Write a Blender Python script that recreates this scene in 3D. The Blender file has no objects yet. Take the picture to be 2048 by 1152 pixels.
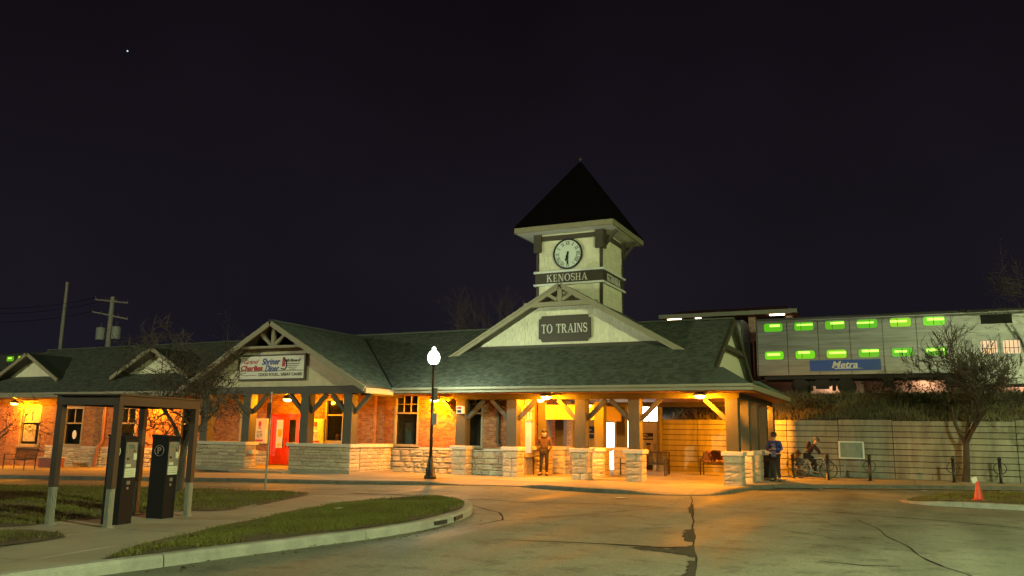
import bpy, bmesh, math, random
import numpy as np
from mathutils import Matrix, Vector
random.seed(7)
rng = np.random.default_rng(7)
scene = bpy.context.scene
COL = scene.collection
R = math.radians

# ------------------------------------------------------------------ camera
cam_d = bpy.data.cameras.new('camera')
cam = bpy.data.objects.new('camera', cam_d)
COL.objects.link(cam)
cam_d.sensor_width = 36.0
cam_d.lens = 28.617
cam_d.clip_end = 4000
cam_d.clip_start = 0.05
_f = Vector((-0.42549822, 0.8875656, 0.17657455))
_r = Vector((0.90274622, 0.42993675, 0.01427067))
_u = Vector((0.06324974, -0.16547415, 0.98418381))
cam.matrix_world = Matrix(((_r.x, _u.x, -_f.x, 0), (_r.y, _u.y, -_f.y, 0), (_r.z, _u.z, -_f.z, 1.7), (0, 0, 0, 1)))
scene.camera = cam
CAMP = Vector((0, 0, 1.7))

# ------------------------------------------------------------------ world (night)
world = bpy.data.worlds.new('World')
scene.world = world
world.use_nodes = True
wn = world.node_tree.nodes
wl = world.node_tree.links
wn.clear()
w_out = wn.new('ShaderNodeOutputWorld')
w_bg = wn.new('ShaderNodeBackground')
w_tc = wn.new('ShaderNodeTexCoord')
w_sep = wn.new('ShaderNodeSeparateXYZ')
w_ramp = wn.new('ShaderNodeValToRGB')
w_no = wn.new('ShaderNodeTexNoise')
w_no.inputs['Scale'].default_value = 3.0
w_no.inputs['Detail'].default_value = 5
w_mix = wn.new('ShaderNodeMix')
w_mix.data_type = 'RGBA'
w_mix.blend_type = 'MULTIPLY'
w_mr = wn.new('ShaderNodeMapRange')
w_mr.inputs['To Min'].default_value = 0.55
w_mr.inputs['To Max'].default_value = 1.45
wl.new(w_tc.outputs['Generated'], w_sep.inputs[0])
wl.new(w_sep.outputs['Z'], w_ramp.inputs[0])
wl.new(w_tc.outputs['Generated'], w_no.inputs['Vector'])
wl.new(w_no.outputs['Fac'], w_mr.inputs['Value'])
wl.new(w_ramp.outputs[0], w_mix.inputs['A'])
wl.new(w_mr.outputs[0], w_mix.inputs['B'])
w_mix.inputs['Factor'].default_value = 1.0
el = w_ramp.color_ramp.elements
el[0].position = 0.0
el[0].color = (0.0078, 0.0072, 0.0125, 1)
el[1].position = 0.55
el[1].color = (0.0050, 0.0028, 0.0050, 1)
e = el.new(0.2)
e.color = (0.0095, 0.0076, 0.0118, 1)
wl.new(w_mix.outputs['Result'], w_bg.inputs['Color'])
w_bg.inputs['Strength'].default_value = 1.0
wl.new(w_bg.outputs[0], w_out.inputs[0])

vs = scene.view_settings
vs.view_transform = 'Standard'
vs.look = 'None'
vs.exposure = 0.0
vs.gamma = 1.0
vs.use_curve_mapping = False
scene.render.engine = 'CYCLES'
scene.cycles.use_denoising = True
scene.cycles.sample_clamp_indirect = 4.0
scene.cycles.max_bounces = 6
scene.cycles.use_light_tree = False
scene.cycles.use_adaptive_sampling = False

# lamps of the car park that stand just outside the picture
def lamp_light(name, loc, power, color, radius=0.25):
    d = bpy.data.lights.new(name, 'POINT')
    d.energy = power
    d.color = color
    d.shadow_soft_size = radius
    o = bpy.data.objects.new(name, d)
    COL.objects.link(o)
    o.location = loc
    return o
LOT = [((9.5, 5.0, 9.0), 20000, (0.84, 1.0, 0.52)), ((-47, -4, 10.0), 18000, (0.96, 1.0, 0.66)), ((10.0, 33.4, 6.6), 1700, (0.88, 1.0, 0.40))]
for p, w, c in LOT:
    lamp_light('lot_lamp_light', p, w, c)

# ------------------------------------------------------------------ helpers
def gz(x):
    return -0.02 * max(0.0, -20.0 - max(x, -45.0))

class MB:
    """collects shapes, links them as one mesh object"""
    def __init__(s):
        s.v = []; s.f = []
    def add(s, vs_, fs_):
        n = len(s.v)
        s.v.extend([tuple(p) for p in vs_])
        s.f.extend([tuple(i + n for i in q) for q in fs_])
        return s
    def box(s, x0, x1, y0, y1, z0, z1):
        return s.add([(x0, y0, z0), (x1, y0, z0), (x1, y1, z0), (x0, y1, z0), (x0, y0, z1), (x1, y0, z1), (x1, y1, z1), (x0, y1, z1)],
                     [(3, 2, 1, 0), (4, 5, 6, 7), (0, 1, 5, 4), (1, 2, 6, 5), (2, 3, 7, 6), (3, 0, 4, 7)])
    def cbox(s, c, d):
        return s.box(c[0] - d[0] / 2, c[0] + d[0] / 2, c[1] - d[1] / 2, c[1] + d[1] / 2, c[2] - d[2] / 2, c[2] + d[2] / 2)
    def bar(s, p0, p1, w, h, up=(0, 0, 1)):
        p0 = Vector(p0); p1 = Vector(p1)
        d = (p1 - p0).normalized()
        up = Vector(up)
        if abs(d.dot(up)) > 0.999:
            up = Vector((0, 1, 0))
        a = d.cross(up).normalized() * (w / 2)
        b = a.cross(d).normalized() * (h / 2)
        q = []
        for p in (p0, p1):
            q += [p - a - b, p + a - b, p + a + b, p - a + b]
        return s.add(q, [(3, 2, 1, 0), (4, 5, 6, 7), (0, 1, 5, 4), (1, 2, 6, 5), (2, 3, 7, 6), (3, 0, 4, 7)])
    def tube(s, pts, rad, n=6, cap=True):
        pts = [Vector(p) for p in pts]
        if not hasattr(rad, '__len__'):
            rad = [rad] * len(pts)
        base = len(s.v)
        ref = None
        for i, p in enumerate(pts):
            if i == 0: d = pts[1] - p
            elif i == len(pts) - 1: d = p - pts[i - 1]
            else: d = pts[i + 1] - pts[i - 1]
            d.normalize()
            if ref is None:
                ref = Vector((1, 0, 0)) if abs(d.x) < 0.8 else Vector((0, 1, 0))
            a = d.cross(ref).normalized()
            ref = a.cross(d).normalized()
            for k in range(n):
                t = 2 * math.pi * k / n
                s.v.append(tuple(p + (a * math.cos(t) + ref * math.sin(t)) * rad[i]))
        for i in range(len(pts) - 1):
            for k in range(n):
                k2 = (k + 1) % n
                s.f.append((base + i * n + k, base + (i + 1) * n + k, base + (i + 1) * n + k2, base + i * n + k2))
        if cap:
            s.f.append(tuple(base + k for k in range(n)))
            s.f.append(tuple(base + (len(pts) - 1) * n + k for k in reversed(range(n))))
        return s
    def lathe(s, prof, c=(0, 0, 0), n=20, sx=1.0, sy=1.0):
        base = len(s.v)
        for r, z in prof:
            for k in range(n):
                t = 2 * math.pi * k / n
                s.v.append((c[0] + r * sx * math.cos(t), c[1] + r * sy * math.sin(t), c[2] + z))
        for i in range(len(prof) - 1):
            for k in range(n):
                k2 = (k + 1) % n
                s.f.append((base + i * n + k, base + i * n + k2, base + (i + 1) * n + k2, base + (i + 1) * n + k))
        s.f.append(tuple(base + k for k in reversed(range(n))))
        s.f.append(tuple(base + (len(prof) - 1) * n + k for k in range(n)))
        return s
    def prism(s, pts, vec):
        vec = Vector(vec)
        n = len(pts)
        a = [Vector(p) for p in pts]
        b = [p + vec for p in a]
        fs = [tuple(range(n)), tuple(reversed(range(n, 2 * n)))]
        for i in range(n):
            j = (i + 1) % n
            fs.append((i, i + n, j + n, j))
        return s.add(a + b, fs)
    def ball(s, c, r, n=12, m=8, sc=(1, 1, 1)):
        prof = [(r * math.sin(math.pi * i / m) + 1e-4, -r * math.cos(math.pi * i / m) * sc[2]) for i in range(m + 1)]
        return s.lathe(prof, c, n, sc[0], sc[1])
    def torus(s, c, r, t, axis='y', n=32, m=6):
        pts = []
        for k in range(n + 1):
            a = 2 * math.pi * k / n
            if axis == 'y': pts.append((c[0] + r * math.cos(a), c[1], c[2] + r * math.sin(a)))
            elif axis == 'x': pts.append((c[0], c[1] + r * math.cos(a), c[2] + r * math.sin(a)))
            else: pts.append((c[0] + r * math.cos(a), c[1] + r * math.sin(a), c[2]))
        return s.tube(pts, t, m, False)
    def xf(s, M, start=0):
        for i in range(start, len(s.v)):
            s.v[i] = tuple(M @ Vector(s.v[i]))
        return s
    def mesh(s, name, mat=None, smooth=False):
        me = bpy.data.meshes.new(name)
        me.from_pydata(s.v, [], s.f)
        if mat: me.materials.append(mat)
        if smooth: me.polygons.foreach_set('use_smooth', [True] * len(me.polygons))
        me.update()
        return me
    def build(s, name, mat, parent=None, smooth=False, local=False, kind=None, label=None, cat=None, group=None, bevel=0, fix=True):
        if parent is not None and not local:
            Mi = wmat(parent).inverted()
            s.xf(Mi)
        me = s.mesh(name, mat, smooth)
        if fix:
            bm = bmesh.new(); bm.from_mesh(me)
            bmesh.ops.recalc_face_normals(bm, faces=bm.faces[:])
            if bevel:
                bmesh.ops.bevel(bm, geom=[q for q in bm.edges if q.is_manifold and q.calc_face_angle(0) > 0.6], offset=bevel, segments=2, profile=0.7, affect='EDGES')
            bm.to_mesh(me); bm.free()
        return link(name, me, parent, kind, label, cat, group)

def wmat(o):
    M = Matrix.Identity(4)
    while o is not None:
        M = o.matrix_basis @ M
        o = o.parent
    return M

def tagp(o, kind=None, label=None, cat=None, group=None):
    if kind: o['kind'] = kind
    if label: o['label'] = label
    if cat: o['category'] = cat
    if group: o['group'] = group
    return o

def link(name, me, parent=None, kind=None, label=None, cat=None, group=None):
    o = bpy.data.objects.new(name, me)
    COL.objects.link(o)
    if parent is not None: o.parent = parent
    return tagp(o, kind, label, cat, group)

def thing(name, label, cat, loc=(0, 0, 0), rz=0.0, group=None):
    o = bpy.data.objects.new(name, None)
    COL.objects.link(o)
    o.location = loc
    o.rotation_euler = (0, 0, rz)
    o.empty_display_size = 0.2
    return tagp(o, None, label, cat, group)

def copy_tree(o, parent=None):
    c = o.copy()
    COL.objects.link(c)
    c.parent = parent
    for ch in list(o.children):
        copy_tree(ch, c)
    return c

def pieces(name, meshes, insts, limit=300, joined=None, jparent=None, jmat=None):
    """insts: (mesh index, world matrix, parent). The nearest become objects that share meshes, the rest one mesh."""
    insts = sorted(insts, key=lambda q: (q[1].translation - CAMP).length)
    inv = {}
    for k, M, par in insts[:limit]:
        if par.name not in inv: inv[par.name] = wmat(par).inverted()
        o = bpy.data.objects.new(name, meshes[k])
        COL.objects.link(o)
        o.parent = par
        o.matrix_basis = inv[par.name] @ M
    rest = insts[limit:]
    if rest:
        data = []
        for me in meshes:
            co = np.empty(len(me.vertices) * 3); me.vertices.foreach_get('co', co)
            data.append((co.reshape(-1, 3), [tuple(p.vertices) for p in me.polygons]))
        V = []; F = []; n = 0
        Mi = wmat(jparent).inverted()
        for k, M, par in rest:
            A = np.array(Mi @ M)
            co, fs = data[k]
            V.append(co @ A[:3, :3].T + A[:3, 3])
            F += [tuple(i + n for i in q) for q in fs]
            n += len(co)
        me = bpy.data.meshes.new(joined)
        me.from_pydata(np.concatenate(V).tolist(), [], F)
        me.materials.append(jmat or meshes[0].materials[0])
        link(joined, me, jparent, 'stuff')

def frame_m(o, u, n, w, lu, ln, lw):
    """matrix mapping the unit cube (centred) to a box with axes u,n,w"""
    u = Vector(u) * lu; n = Vector(n) * ln; w = Vector(w) * lw
    return Matrix(((u.x, n.x, w.x, o[0]), (u.y, n.y, w.y, o[1]), (u.z, n.z, w.z, o[2]), (0, 0, 0, 1)))

# ------------------------------------------------------------------ materials
MATS = {}
def mat(name, c, rough=0.7, metal=0.0, var=0.0, nscale=8.0, namt=0.25, bump=0.0, bscale=30.0, spec=0.5, c2=None, detail=6, stretch=(1, 1, 1), coat=0.0):
    """principled material: colour with noise mottling, per-piece variation and bump"""
    if name in MATS: return MATS[name]
    m = bpy.data.materials.new(name)
    m.use_nodes = True
    nt = m.node_tree; N = nt.nodes; Lk = nt.links
    b = N['Principled BSDF']
    b.inputs['Roughness'].default_value = rough
    b.inputs['Metallic'].default_value = metal
    b.inputs['Specular IOR Level'].default_value = spec
    tc = N.new('ShaderNodeTexCoord')
    mp = N.new('ShaderNodeMapping')
    mp.inputs['Scale'].default_value = stretch
    geo = N.new('ShaderNodeNewGeometry')
    Lk.new(geo.outputs['Position'], mp.inputs['Vector'])
    no = N.new('ShaderNodeTexNoise')
    no.inputs['Scale'].default_value = nscale
    no.inputs['Detail'].default_value = detail
    no.inputs['Roughness'].default_value = 0.65
    Lk.new(mp.outputs[0], no.inputs['Vector'])
    mix = N.new('ShaderNodeMix'); mix.data_type = 'RGBA'
    cc2 = c2 or tuple(x * (1 - namt * 2) for x in c)
    mr = N.new('ShaderNodeMapRange')
    mr.inputs['From Min'].default_value = 0.35
    mr.inputs['From Max'].default_value = 0.65
    Lk.new(no.outputs['Fac'], mr.inputs['Value'])
    Lk.new(mr.outputs[0], mix.inputs['Factor'])
    mix.inputs['A'].default_value = (*cc2, 1)
    mix.inputs['B'].default_value = (*c, 1)
    out = mix.outputs['Result']
    if var:
        oi = N.new('ShaderNodeObjectInfo')
        ad = N.new('ShaderNodeMath'); ad.operation = 'ADD'
        fr = N.new('ShaderNodeMath'); fr.operation = 'FRACT'
        Lk.new(oi.outputs['Random'], ad.inputs[0])
        Lk.new(geo.outputs['Random Per Island'], ad.inputs[1])
        Lk.new(ad.outputs[0], fr.inputs[0])
        m2 = N.new('ShaderNodeMapRange')
        m2.inputs['To Min'].default_value = 1 - var
        m2.inputs['To Max'].default_value = 1 + var
        Lk.new(fr.outputs[0], m2.inputs['Value'])
        hs = N.new('ShaderNodeHueSaturation')
        Lk.new(m2.outputs[0], hs.inputs['Value'])
        m3 = N.new('ShaderNodeMapRange')
        m3.inputs['To Min'].default_value = 0.5 - var * 0.04
        m3.inputs['To Max'].default_value = 0.5 + var * 0.04
        Lk.new(fr.outputs[0], m3.inputs['Value'])
        Lk.new(m3.outputs[0], hs.inputs['Hue'])
        Lk.new(out, hs.inputs['Color'])
        out = hs.outputs[0]
    Lk.new(out, b.inputs['Base Color'])
    if bump:
        nb = N.new('ShaderNodeTexNoise')
        nb.inputs['Scale'].default_value = bscale
        nb.inputs['Detail'].default_value = 8
        Lk.new(mp.outputs[0], nb.inputs['Vector'])
        bp = N.new('ShaderNodeBump')
        bp.inputs['Strength'].default_value = bump
        bp.inputs['Distance'].default_value = 0.02
        Lk.new(nb.outputs['Fac'], bp.inputs['Height'])
        Lk.new(bp.outputs[0], b.inputs['Normal'])
        # roughness breaks up with the same noise
        rr = N.new('ShaderNodeMapRange')
        rr.inputs['To Min'].default_value = max(0.05, rough - 0.12)
        rr.inputs['To Max'].default_value = min(1, rough + 0.12)
        Lk.new(no.outputs['Fac'], rr.inputs['Value'])
        Lk.new(rr.outputs[0], b.inputs['Roughness'])
    MATS[name] = m
    return m

def lens_mat(name, c, strength):
    """clear lamp glass: glows and lets the light of the burner inside through"""
    if name in MATS: return MATS[name]
    m = bpy.data.materials.new(name); m.use_nodes = True
    N = m.node_tree.nodes; Lk = m.node_tree.links; N.clear()
    o = N.new('ShaderNodeOutputMaterial'); t = N.new('ShaderNodeBsdfTransparent'); e_ = N.new('ShaderNodeEmission'); a = N.new('ShaderNodeAddShader')
    t.inputs['Color'].default_value = (.92, .92, .92, 1)
    e_.inputs['Color'].default_value = (*c, 1); e_.inputs['Strength'].default_value = strength
    Lk.new(t.outputs[0], a.inputs[0]); Lk.new(e_.outputs[0], a.inputs[1]); Lk.new(a.outputs[0], o.inputs[0])
    m.cycles.emission_sampling = 'NONE'
    MATS[name] = m
    return m

def emit(name, c, strength, sample=False):
    if name in MATS: return MATS[name]
    m = bpy.data.materials.new(name)
    m.use_nodes = True
    b = m.node_tree.nodes['Principled BSDF']
    b.inputs['Base Color'].default_value = (*[min(1, x) * 0.5 for x in c], 1)
    b.inputs['Emission Color'].default_value = (*c, 1)
    b.inputs['Emission Strength'].default_value = strength
    b.inputs['Roughness'].default_value = 0.4
    m.cycles.emission_sampling = 'FRONT_BACK' if sample else 'NONE'
    MATS[name] = m
    return m

M_BRICK = mat('brick', (0.30, 0.130, 0.050), 0.85, var=0.26, nscale=20, namt=0.12, bump=0.4, bscale=60)
M_MORTAR = mat('mortar', (0.30, 0.24, 0.18), 0.95, bump=0.3)
M_STONE = mat('limestone', (0.45, 0.385, 0.265), 0.9, var=0.16, nscale=9, namt=0.13, bump=0.9, bscale=22)
M_CAP = mat('cap_stone', (0.50, 0.46, 0.37), 0.85, var=0.06, nscale=6, namt=0.08, bump=0.3, bscale=40)
M_POST = mat('post_paint', (0.058, 0.054, 0.032), 0.6, nscale=5, namt=0.12, bump=0.15, bscale=30, stretch=(3, 3, 0.5))
M_TRIM = mat('trim_paint', (0.26, 0.225, 0.14), 0.6, nscale=4, namt=0.08, bump=0.1)
M_FASCIA = mat('fascia_paint', (0.25, 0.24, 0.165), 0.55, nscale=3, namt=0.07, bump=0.1)
M_BROWN = mat('brown_paint', (0.055, 0.042, 0.024), 0.6, nscale=5, namt=0.1, bump=0.1)
M_CREAM = mat('cream_shingle', (0.70, 0.66, 0.47), 0.75, var=0.07, nscale=6, namt=0.05, bump=0.2, bscale=50, stretch=(1, 1, 0.3))
M_STUCCO = mat('cream_board', (0.60, 0.53, 0.37), 0.8, nscale=3, namt=0.09, bump=0.25, bscale=60)
M_SHING = mat('roof_shingle', (0.082, 0.092, 0.066), 0.85, var=0.40, nscale=14, namt=0.12, bump=0.5, bscale=90)
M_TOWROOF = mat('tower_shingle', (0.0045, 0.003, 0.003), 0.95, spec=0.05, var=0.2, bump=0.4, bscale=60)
M_SOFFIT = mat('soffit_wood', (0.17, 0.075, 0.032), 0.65, var=0.14, nscale=3, namt=0.12, bump=0.15, stretch=(6, 0.5, 6))
M_CONC = mat('sidewalk_concrete', (0.29, 0.255, 0.185), 0.8, var=0.07, nscale=1.1, namt=0.11, bump=0.35, bscale=70)
M_KERB = mat('kerb_concrete', (0.30, 0.29, 0.235), 0.85, var=0.05, nscale=3, namt=0.16, bump=0.6, bscale=50)
M_TAR = mat('tar', (0.034, 0.034, 0.028), 0.95, nscale=4, spec=0.08)
M_SOIL = mat('lawn_soil', (0.075, 0.062, 0.026), 1.0, nscale=2.2, c2=(0.042, 0.026, 0.014), bump=1.0, bscale=40)
M_BLACK = mat('black_metal', (0.012, 0.012, 0.013), 0.45, namt=0.1)
M_DKBRN = mat('dark_brown_steel', (0.050, 0.029, 0.020), 0.6, nscale=6, namt=0.15, bump=0.1)
M_GALV = mat('galvanised_sleeve', (0.34, 0.33, 0.27), 0.55, metal=0.3, nscale=9, namt=0.2, stretch=(12, 12, 1))
M_WHITE = mat('white_paint', (0.72, 0.71, 0.66), 0.6, nscale=3, namt=0.04)
M_PAPER = mat('paper', (0.62, 0.58, 0.47), 0.8, namt=0.05)
M_RED = mat('red_paint', (0.52, 0.045, 0.022), 0.5, nscale=4, namt=0.08)
M_GLASS = mat('dark_glass', (0.012, 0.014, 0.014), 0.06, namt=0.0, spec=0.8)
def glass_mat():
    m = M_GLASS; nt = m.node_tree; N = nt.nodes; Lk = nt.links
    b = N['Principled BSDF']; o = [q for q in N if q.type == 'OUTPUT_MATERIAL'][0]
    t = N.new('ShaderNodeBsdfTransparent'); t.inputs['Color'].default_value = (.75, .8, .76, 1)
    mx = N.new('ShaderNodeMixShader'); mx.inputs[0].default_value = .30
    Lk.new(t.outputs[0], mx.inputs[1]); Lk.new(b.outputs[0], mx.inputs[2]); Lk.new(mx.outputs[0], o.inputs[0])
glass_mat()
M_BARK = mat('bark', (0.080, 0.062, 0.042), 0.95, nscale=12, namt=0.2, bump=0.8, bscale=35, stretch=(1, 1, 0.3))
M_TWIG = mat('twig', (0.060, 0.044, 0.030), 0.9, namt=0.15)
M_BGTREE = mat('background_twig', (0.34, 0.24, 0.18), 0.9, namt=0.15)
M_STEEL = mat('grey_steel', (0.25, 0.25, 0.23), 0.45, metal=0.6, namt=0.1)
M_BLUE = mat('blue_print', (0.016, 0.075, 0.42), 0.45, namt=0.03)
M_INK = mat('dark_ink', (0.020, 0.018, 0.016), 0.7, namt=0.03)
M_REDINK = mat('red_ink', (0.42, 0.015, 0.020), 0.6, namt=0.03)
M_BLUEINK = mat('blue_ink', (0.012, 0.040, 0.30), 0.6, namt=0.03)
M_SKIN = mat('skin', (0.42, 0.25, 0.17), 0.6, namt=0.05)
M_LET = mat('cream_lettering', (0.62, 0.60, 0.50), 0.55, namt=0.03)

# road concrete: broad mottling, oil stains, gloss that varies like damp worn concrete
def road_mat():
    m = mat('road_concrete', (0.190, 0.192, 0.142), 0.5, nscale=0.55, namt=0.13, bump=0.45, bscale=45, c2=(0.130, 0.132, 0.098))
    nt = m.node_tree; N = nt.nodes; Lk = nt.links
    b = N['Principled BSDF']
    b.inputs['Specular IOR Level'].default_value = 0.25
    src = b.inputs['Base Color'].links[0].from_socket
    geo = [q for q in N if q.type == 'NEW_GEOMETRY'][0]
    n2 = N.new('ShaderNodeTexNoise'); n2.inputs['Scale'].default_value = 55; n2.inputs['Detail'].default_value = 3
    Lk.new(geo.outputs['Position'], n2.inputs['Vector'])
    mr = N.new('ShaderNodeMapRange'); mr.inputs['From Min'].default_value = 0.3; mr.inputs['From Max'].default_value = 0.7
    mr.inputs['To Min'].default_value = 0.55; mr.inputs['To Max'].default_value = 1.5
    Lk.new(n2.outputs['Fac'], mr.inputs['Value'])
    mp = N.new('ShaderNodeMapping'); mp.inputs['Scale'].default_value = (0.9, 0.12, 1); mp.inputs['Rotation'].default_value = (0, 0, 0.25)
    Lk.new(geo.outputs['Position'], mp.inputs['Vector'])
    n3 = N.new('ShaderNodeTexNoise'); n3.inputs['Scale'].default_value = 0.8; n3.inputs['Detail'].default_value = 4
    Lk.new(mp.outputs[0], n3.inputs['Vector'])
    m3 = N.new('ShaderNodeMapRange'); m3.inputs['From Min'].default_value = 0.3; m3.inputs['From Max'].default_value = 0.6
    m3.inputs['To Min'].default_value = 0.72; m3.inputs['To Max'].default_value = 1.08
    Lk.new(n3.outputs['Fac'], m3.inputs['Value'])
    mul = N.new('ShaderNodeMath'); mul.operation = 'MULTIPLY'
    Lk.new(mr.outputs[0], mul.inputs[0]); Lk.new(m3.outputs[0], mul.inputs[1])
    n5 = N.new('ShaderNodeTexNoise'); n5.inputs['Scale'].default_value = 1.7; n5.inputs['Detail'].default_value = 7; n5.inputs['Roughness'].default_value = .7
    Lk.new(geo.outputs['Position'], n5.inputs['Vector'])
    m5 = N.new('ShaderNodeMapRange'); m5.inputs['From Min'].default_value = .53; m5.inputs['From Max'].default_value = .62; m5.inputs['To Min'].default_value = 1.0; m5.inputs['To Max'].default_value = .66
    Lk.new(n5.outputs['Fac'], m5.inputs['Value'])
    n6 = N.new('ShaderNodeTexNoise'); n6.inputs['Scale'].default_value = 12; n6.inputs['Detail'].default_value = 6; n6.inputs['Roughness'].default_value = .8
    Lk.new(geo.outputs['Position'], n6.inputs['Vector'])
    m6 = N.new('ShaderNodeMapRange'); m6.inputs['From Min'].default_value = .35; m6.inputs['From Max'].default_value = .65; m6.inputs['To Min'].default_value = .78; m6.inputs['To Max'].default_value = 1.2
    Lk.new(n6.outputs['Fac'], m6.inputs['Value'])
    mu2 = N.new('ShaderNodeMath'); mu2.operation = 'MULTIPLY'; Lk.new(m5.outputs[0], mu2.inputs[0]); Lk.new(m6.outputs[0], mu2.inputs[1])
    mu3 = N.new('ShaderNodeMath'); mu3.operation = 'MULTIPLY'; Lk.new(mul.outputs[0], mu3.inputs[0]); Lk.new(mu2.outputs[0], mu3.inputs[1])
    mul = mu3
    mx = N.new('ShaderNodeMix'); mx.data_type = 'RGBA'; mx.blend_type = 'MULTIPLY'; mx.inputs['Factor'].default_value = 1
    Lk.new(src, mx.inputs['A']); Lk.new(mul.outputs[0], mx.inputs['B'])
    Lk.new(mx.outputs['Result'], b.inputs['Base Color'])
    for l in list(b.inputs['Roughness'].links): Lk.remove(l)
    m4 = N.new('ShaderNodeMapRange'); m4.inputs['From Min'].default_value = 0.35; m4.inputs['From Max'].default_value = 0.62
    m4.inputs['To Min'].default_value = 0.58; m4.inputs['To Max'].default_value = 0.90
    Lk.new(n3.outputs['Fac'], m4.inputs['Value'])
    Lk.new(m4.outputs[0], b.inputs['Roughness'])
    return m
M_ROAD = road_mat()

def leafy(name, cols, rough=0.8):
    """colour that differs from blade to blade"""
    m = bpy.data.materials.new(name); m.use_nodes = True
    N = m.node_tree.nodes; Lk = m.node_tree.links
    b = N['Principled BSDF']; b.inputs['Roughness'].default_value = rough
    b.inputs['Specular IOR Level'].default_value = 0.2
    geo = N.new('ShaderNodeNewGeometry')
    no = N.new('ShaderNodeTexNoise'); no.inputs['Scale'].default_value = 0.9; no.inputs['Detail'].default_value = 4
    Lk.new(geo.outputs['Position'], no.inputs['Vector'])
    ad = N.new('ShaderNodeMath'); ad.operation = 'MULTIPLY_ADD'; ad.inputs[1].default_value = 0.45
    Lk.new(geo.outputs['Random Per Island'], ad.inputs[0])
    m2 = N.new('ShaderNodeMapRange'); m2.inputs['From Min'].default_value = 0.3; m2.inputs['From Max'].default_value = 0.7; m2.inputs['To Max'].default_value = 0.55
    Lk.new(no.outputs['Fac'], m2.inputs['Value']); Lk.new(m2.outputs[0], ad.inputs[2])
    rp = N.new('ShaderNodeValToRGB')
    e = rp.color_ramp.elements
    for i, c in enumerate(cols):
        if i < 2: q = e[i]; q.position = i / (len(cols) - 1)
        else: q = e.new(i / (len(cols) - 1))
    for i, c in enumerate(cols):
        e[i].position = i / (len(cols) - 1); e[i].color = (*c, 1)
    Lk.new(ad.outputs[0], rp.inputs[0]); Lk.new(rp.outputs[0], b.inputs['Base Color'])
    return m
M_GRASS = leafy('short_grass', [(0.080, 0.048, 0.020), (0.110, 0.098, 0.022), (0.130, 0.135, 0.024), (0.200, 0.185, 0.050)])
M_WEED = leafy('dry_weed', [(0.038, 0.030, 0.015), (0.09, 0.078, 0.040), (0.16, 0.14, 0.075), (0.27, 0.23, 0.13)])
M_DARKLEAF = leafy('dark_leaf', [(0.012, 0.012, 0.008), (0.03, 0.028, 0.014), (0.05, 0.045, 0.02)])

# unit meshes shared by pieces
def unit_cube(name, m, front_only=False):
    b = MB().box(-.5, .5, -.5, .5, -.5, .5)
    return b.mesh(name, m)
ME_BRICK = unit_cube('brick', M_BRICK)
def rock_meshes(m, n=6):
    out = []
    for k in range(n):
        b = MB(); G = 4
        vs_ = []; fs = []
        for j in range(G + 1):
            for i in range(G + 1):
                u = i / G - .5; w = j / G - .5
                edge = i in (0, G) or j in (0, G)
                y = .5 if edge else .5 + random.uniform(.12, .5)
                if edge: vs_.append((u * .985 + random.uniform(-.012, .012), y, w * .97 + random.uniform(-.02, .02)))
                else: vs_.append((u + random.uniform(-.05, .05), y, w + random.uniform(-.05, .05)))
        for j in range(G):
            for i in range(G):
                a = j * (G + 1) + i
                fs.append((a, a + 1, a + G + 2, a + G + 1))
        ring = [i for i in range(G + 1)] + [(j + 1) * (G + 1) - 1 for j in range(1, G + 1)] + [G * (G + 1) + i for i in reversed(range(G))] + [j * (G + 1) for j in reversed(range(1, G))]
        n0 = len(vs_)
        for r in ring: vs_.append((vs_[r][0], -.5, vs_[r][2]))
        for i in range(len(ring)):
            j = (i + 1) % len(ring)
            fs.append((ring[i], n0 + i, n0 + j, ring[j]))
        b.add(vs_, fs)
        me = b.mesh('stone', m)
        bm = bmesh.new(); bm.from_mesh(me); bmesh.ops.recalc_face_normals(bm, faces=bm.faces[:]); bm.to_mesh(me); bm.free()
        out.append(me)
    return out
ME_STONES = rock_meshes(M_STONE)
ME_SHINGLE = unit_cube('shingle', M_SHING)
ME_CREAM = unit_cube('siding_shingle', M_CREAM)

# ------------------------------------------------------------------ lettering
def text_mb(txt, size, depth=0.006, shear=0.0, bold=0.0, align='CENTER', spacing=1.0):
    """the words as an MB in the xz plane facing -y, centred on the origin"""
    cu = bpy.data.curves.new('lettering', 'FONT')
    cu.body = txt; cu.size = size; cu.extrude = depth / 2; cu.shear = shear; cu.offset = bold
    cu.align_x = align; cu.align_y = 'CENTER'; cu.space_character = spacing; cu.resolution_u = 4
    o = bpy.data.objects.new('lettering', cu)
    COL.objects.link(o)
    dg = bpy.context.evaluated_depsgraph_get()
    me = bpy.data.meshes.new_from_object(o.evaluated_get(dg))
    b = MB()
    b.add([(v.co.x, -v.co.z, v.co.y) for v in me.vertices], [tuple(p.vertices) for p in me.polygons])
    bpy.data.objects.remove(o); bpy.data.curves.remove(cu); bpy.data.meshes.remove(me)
    return b
def put(b, loc, rz=0.0, rx=0.0):
    return b.xf(Matrix.Translation(loc) @ Matrix.Rotation(rz, 4, 'Z') @ Matrix.Rotation(rx, 4, 'X'))

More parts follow.
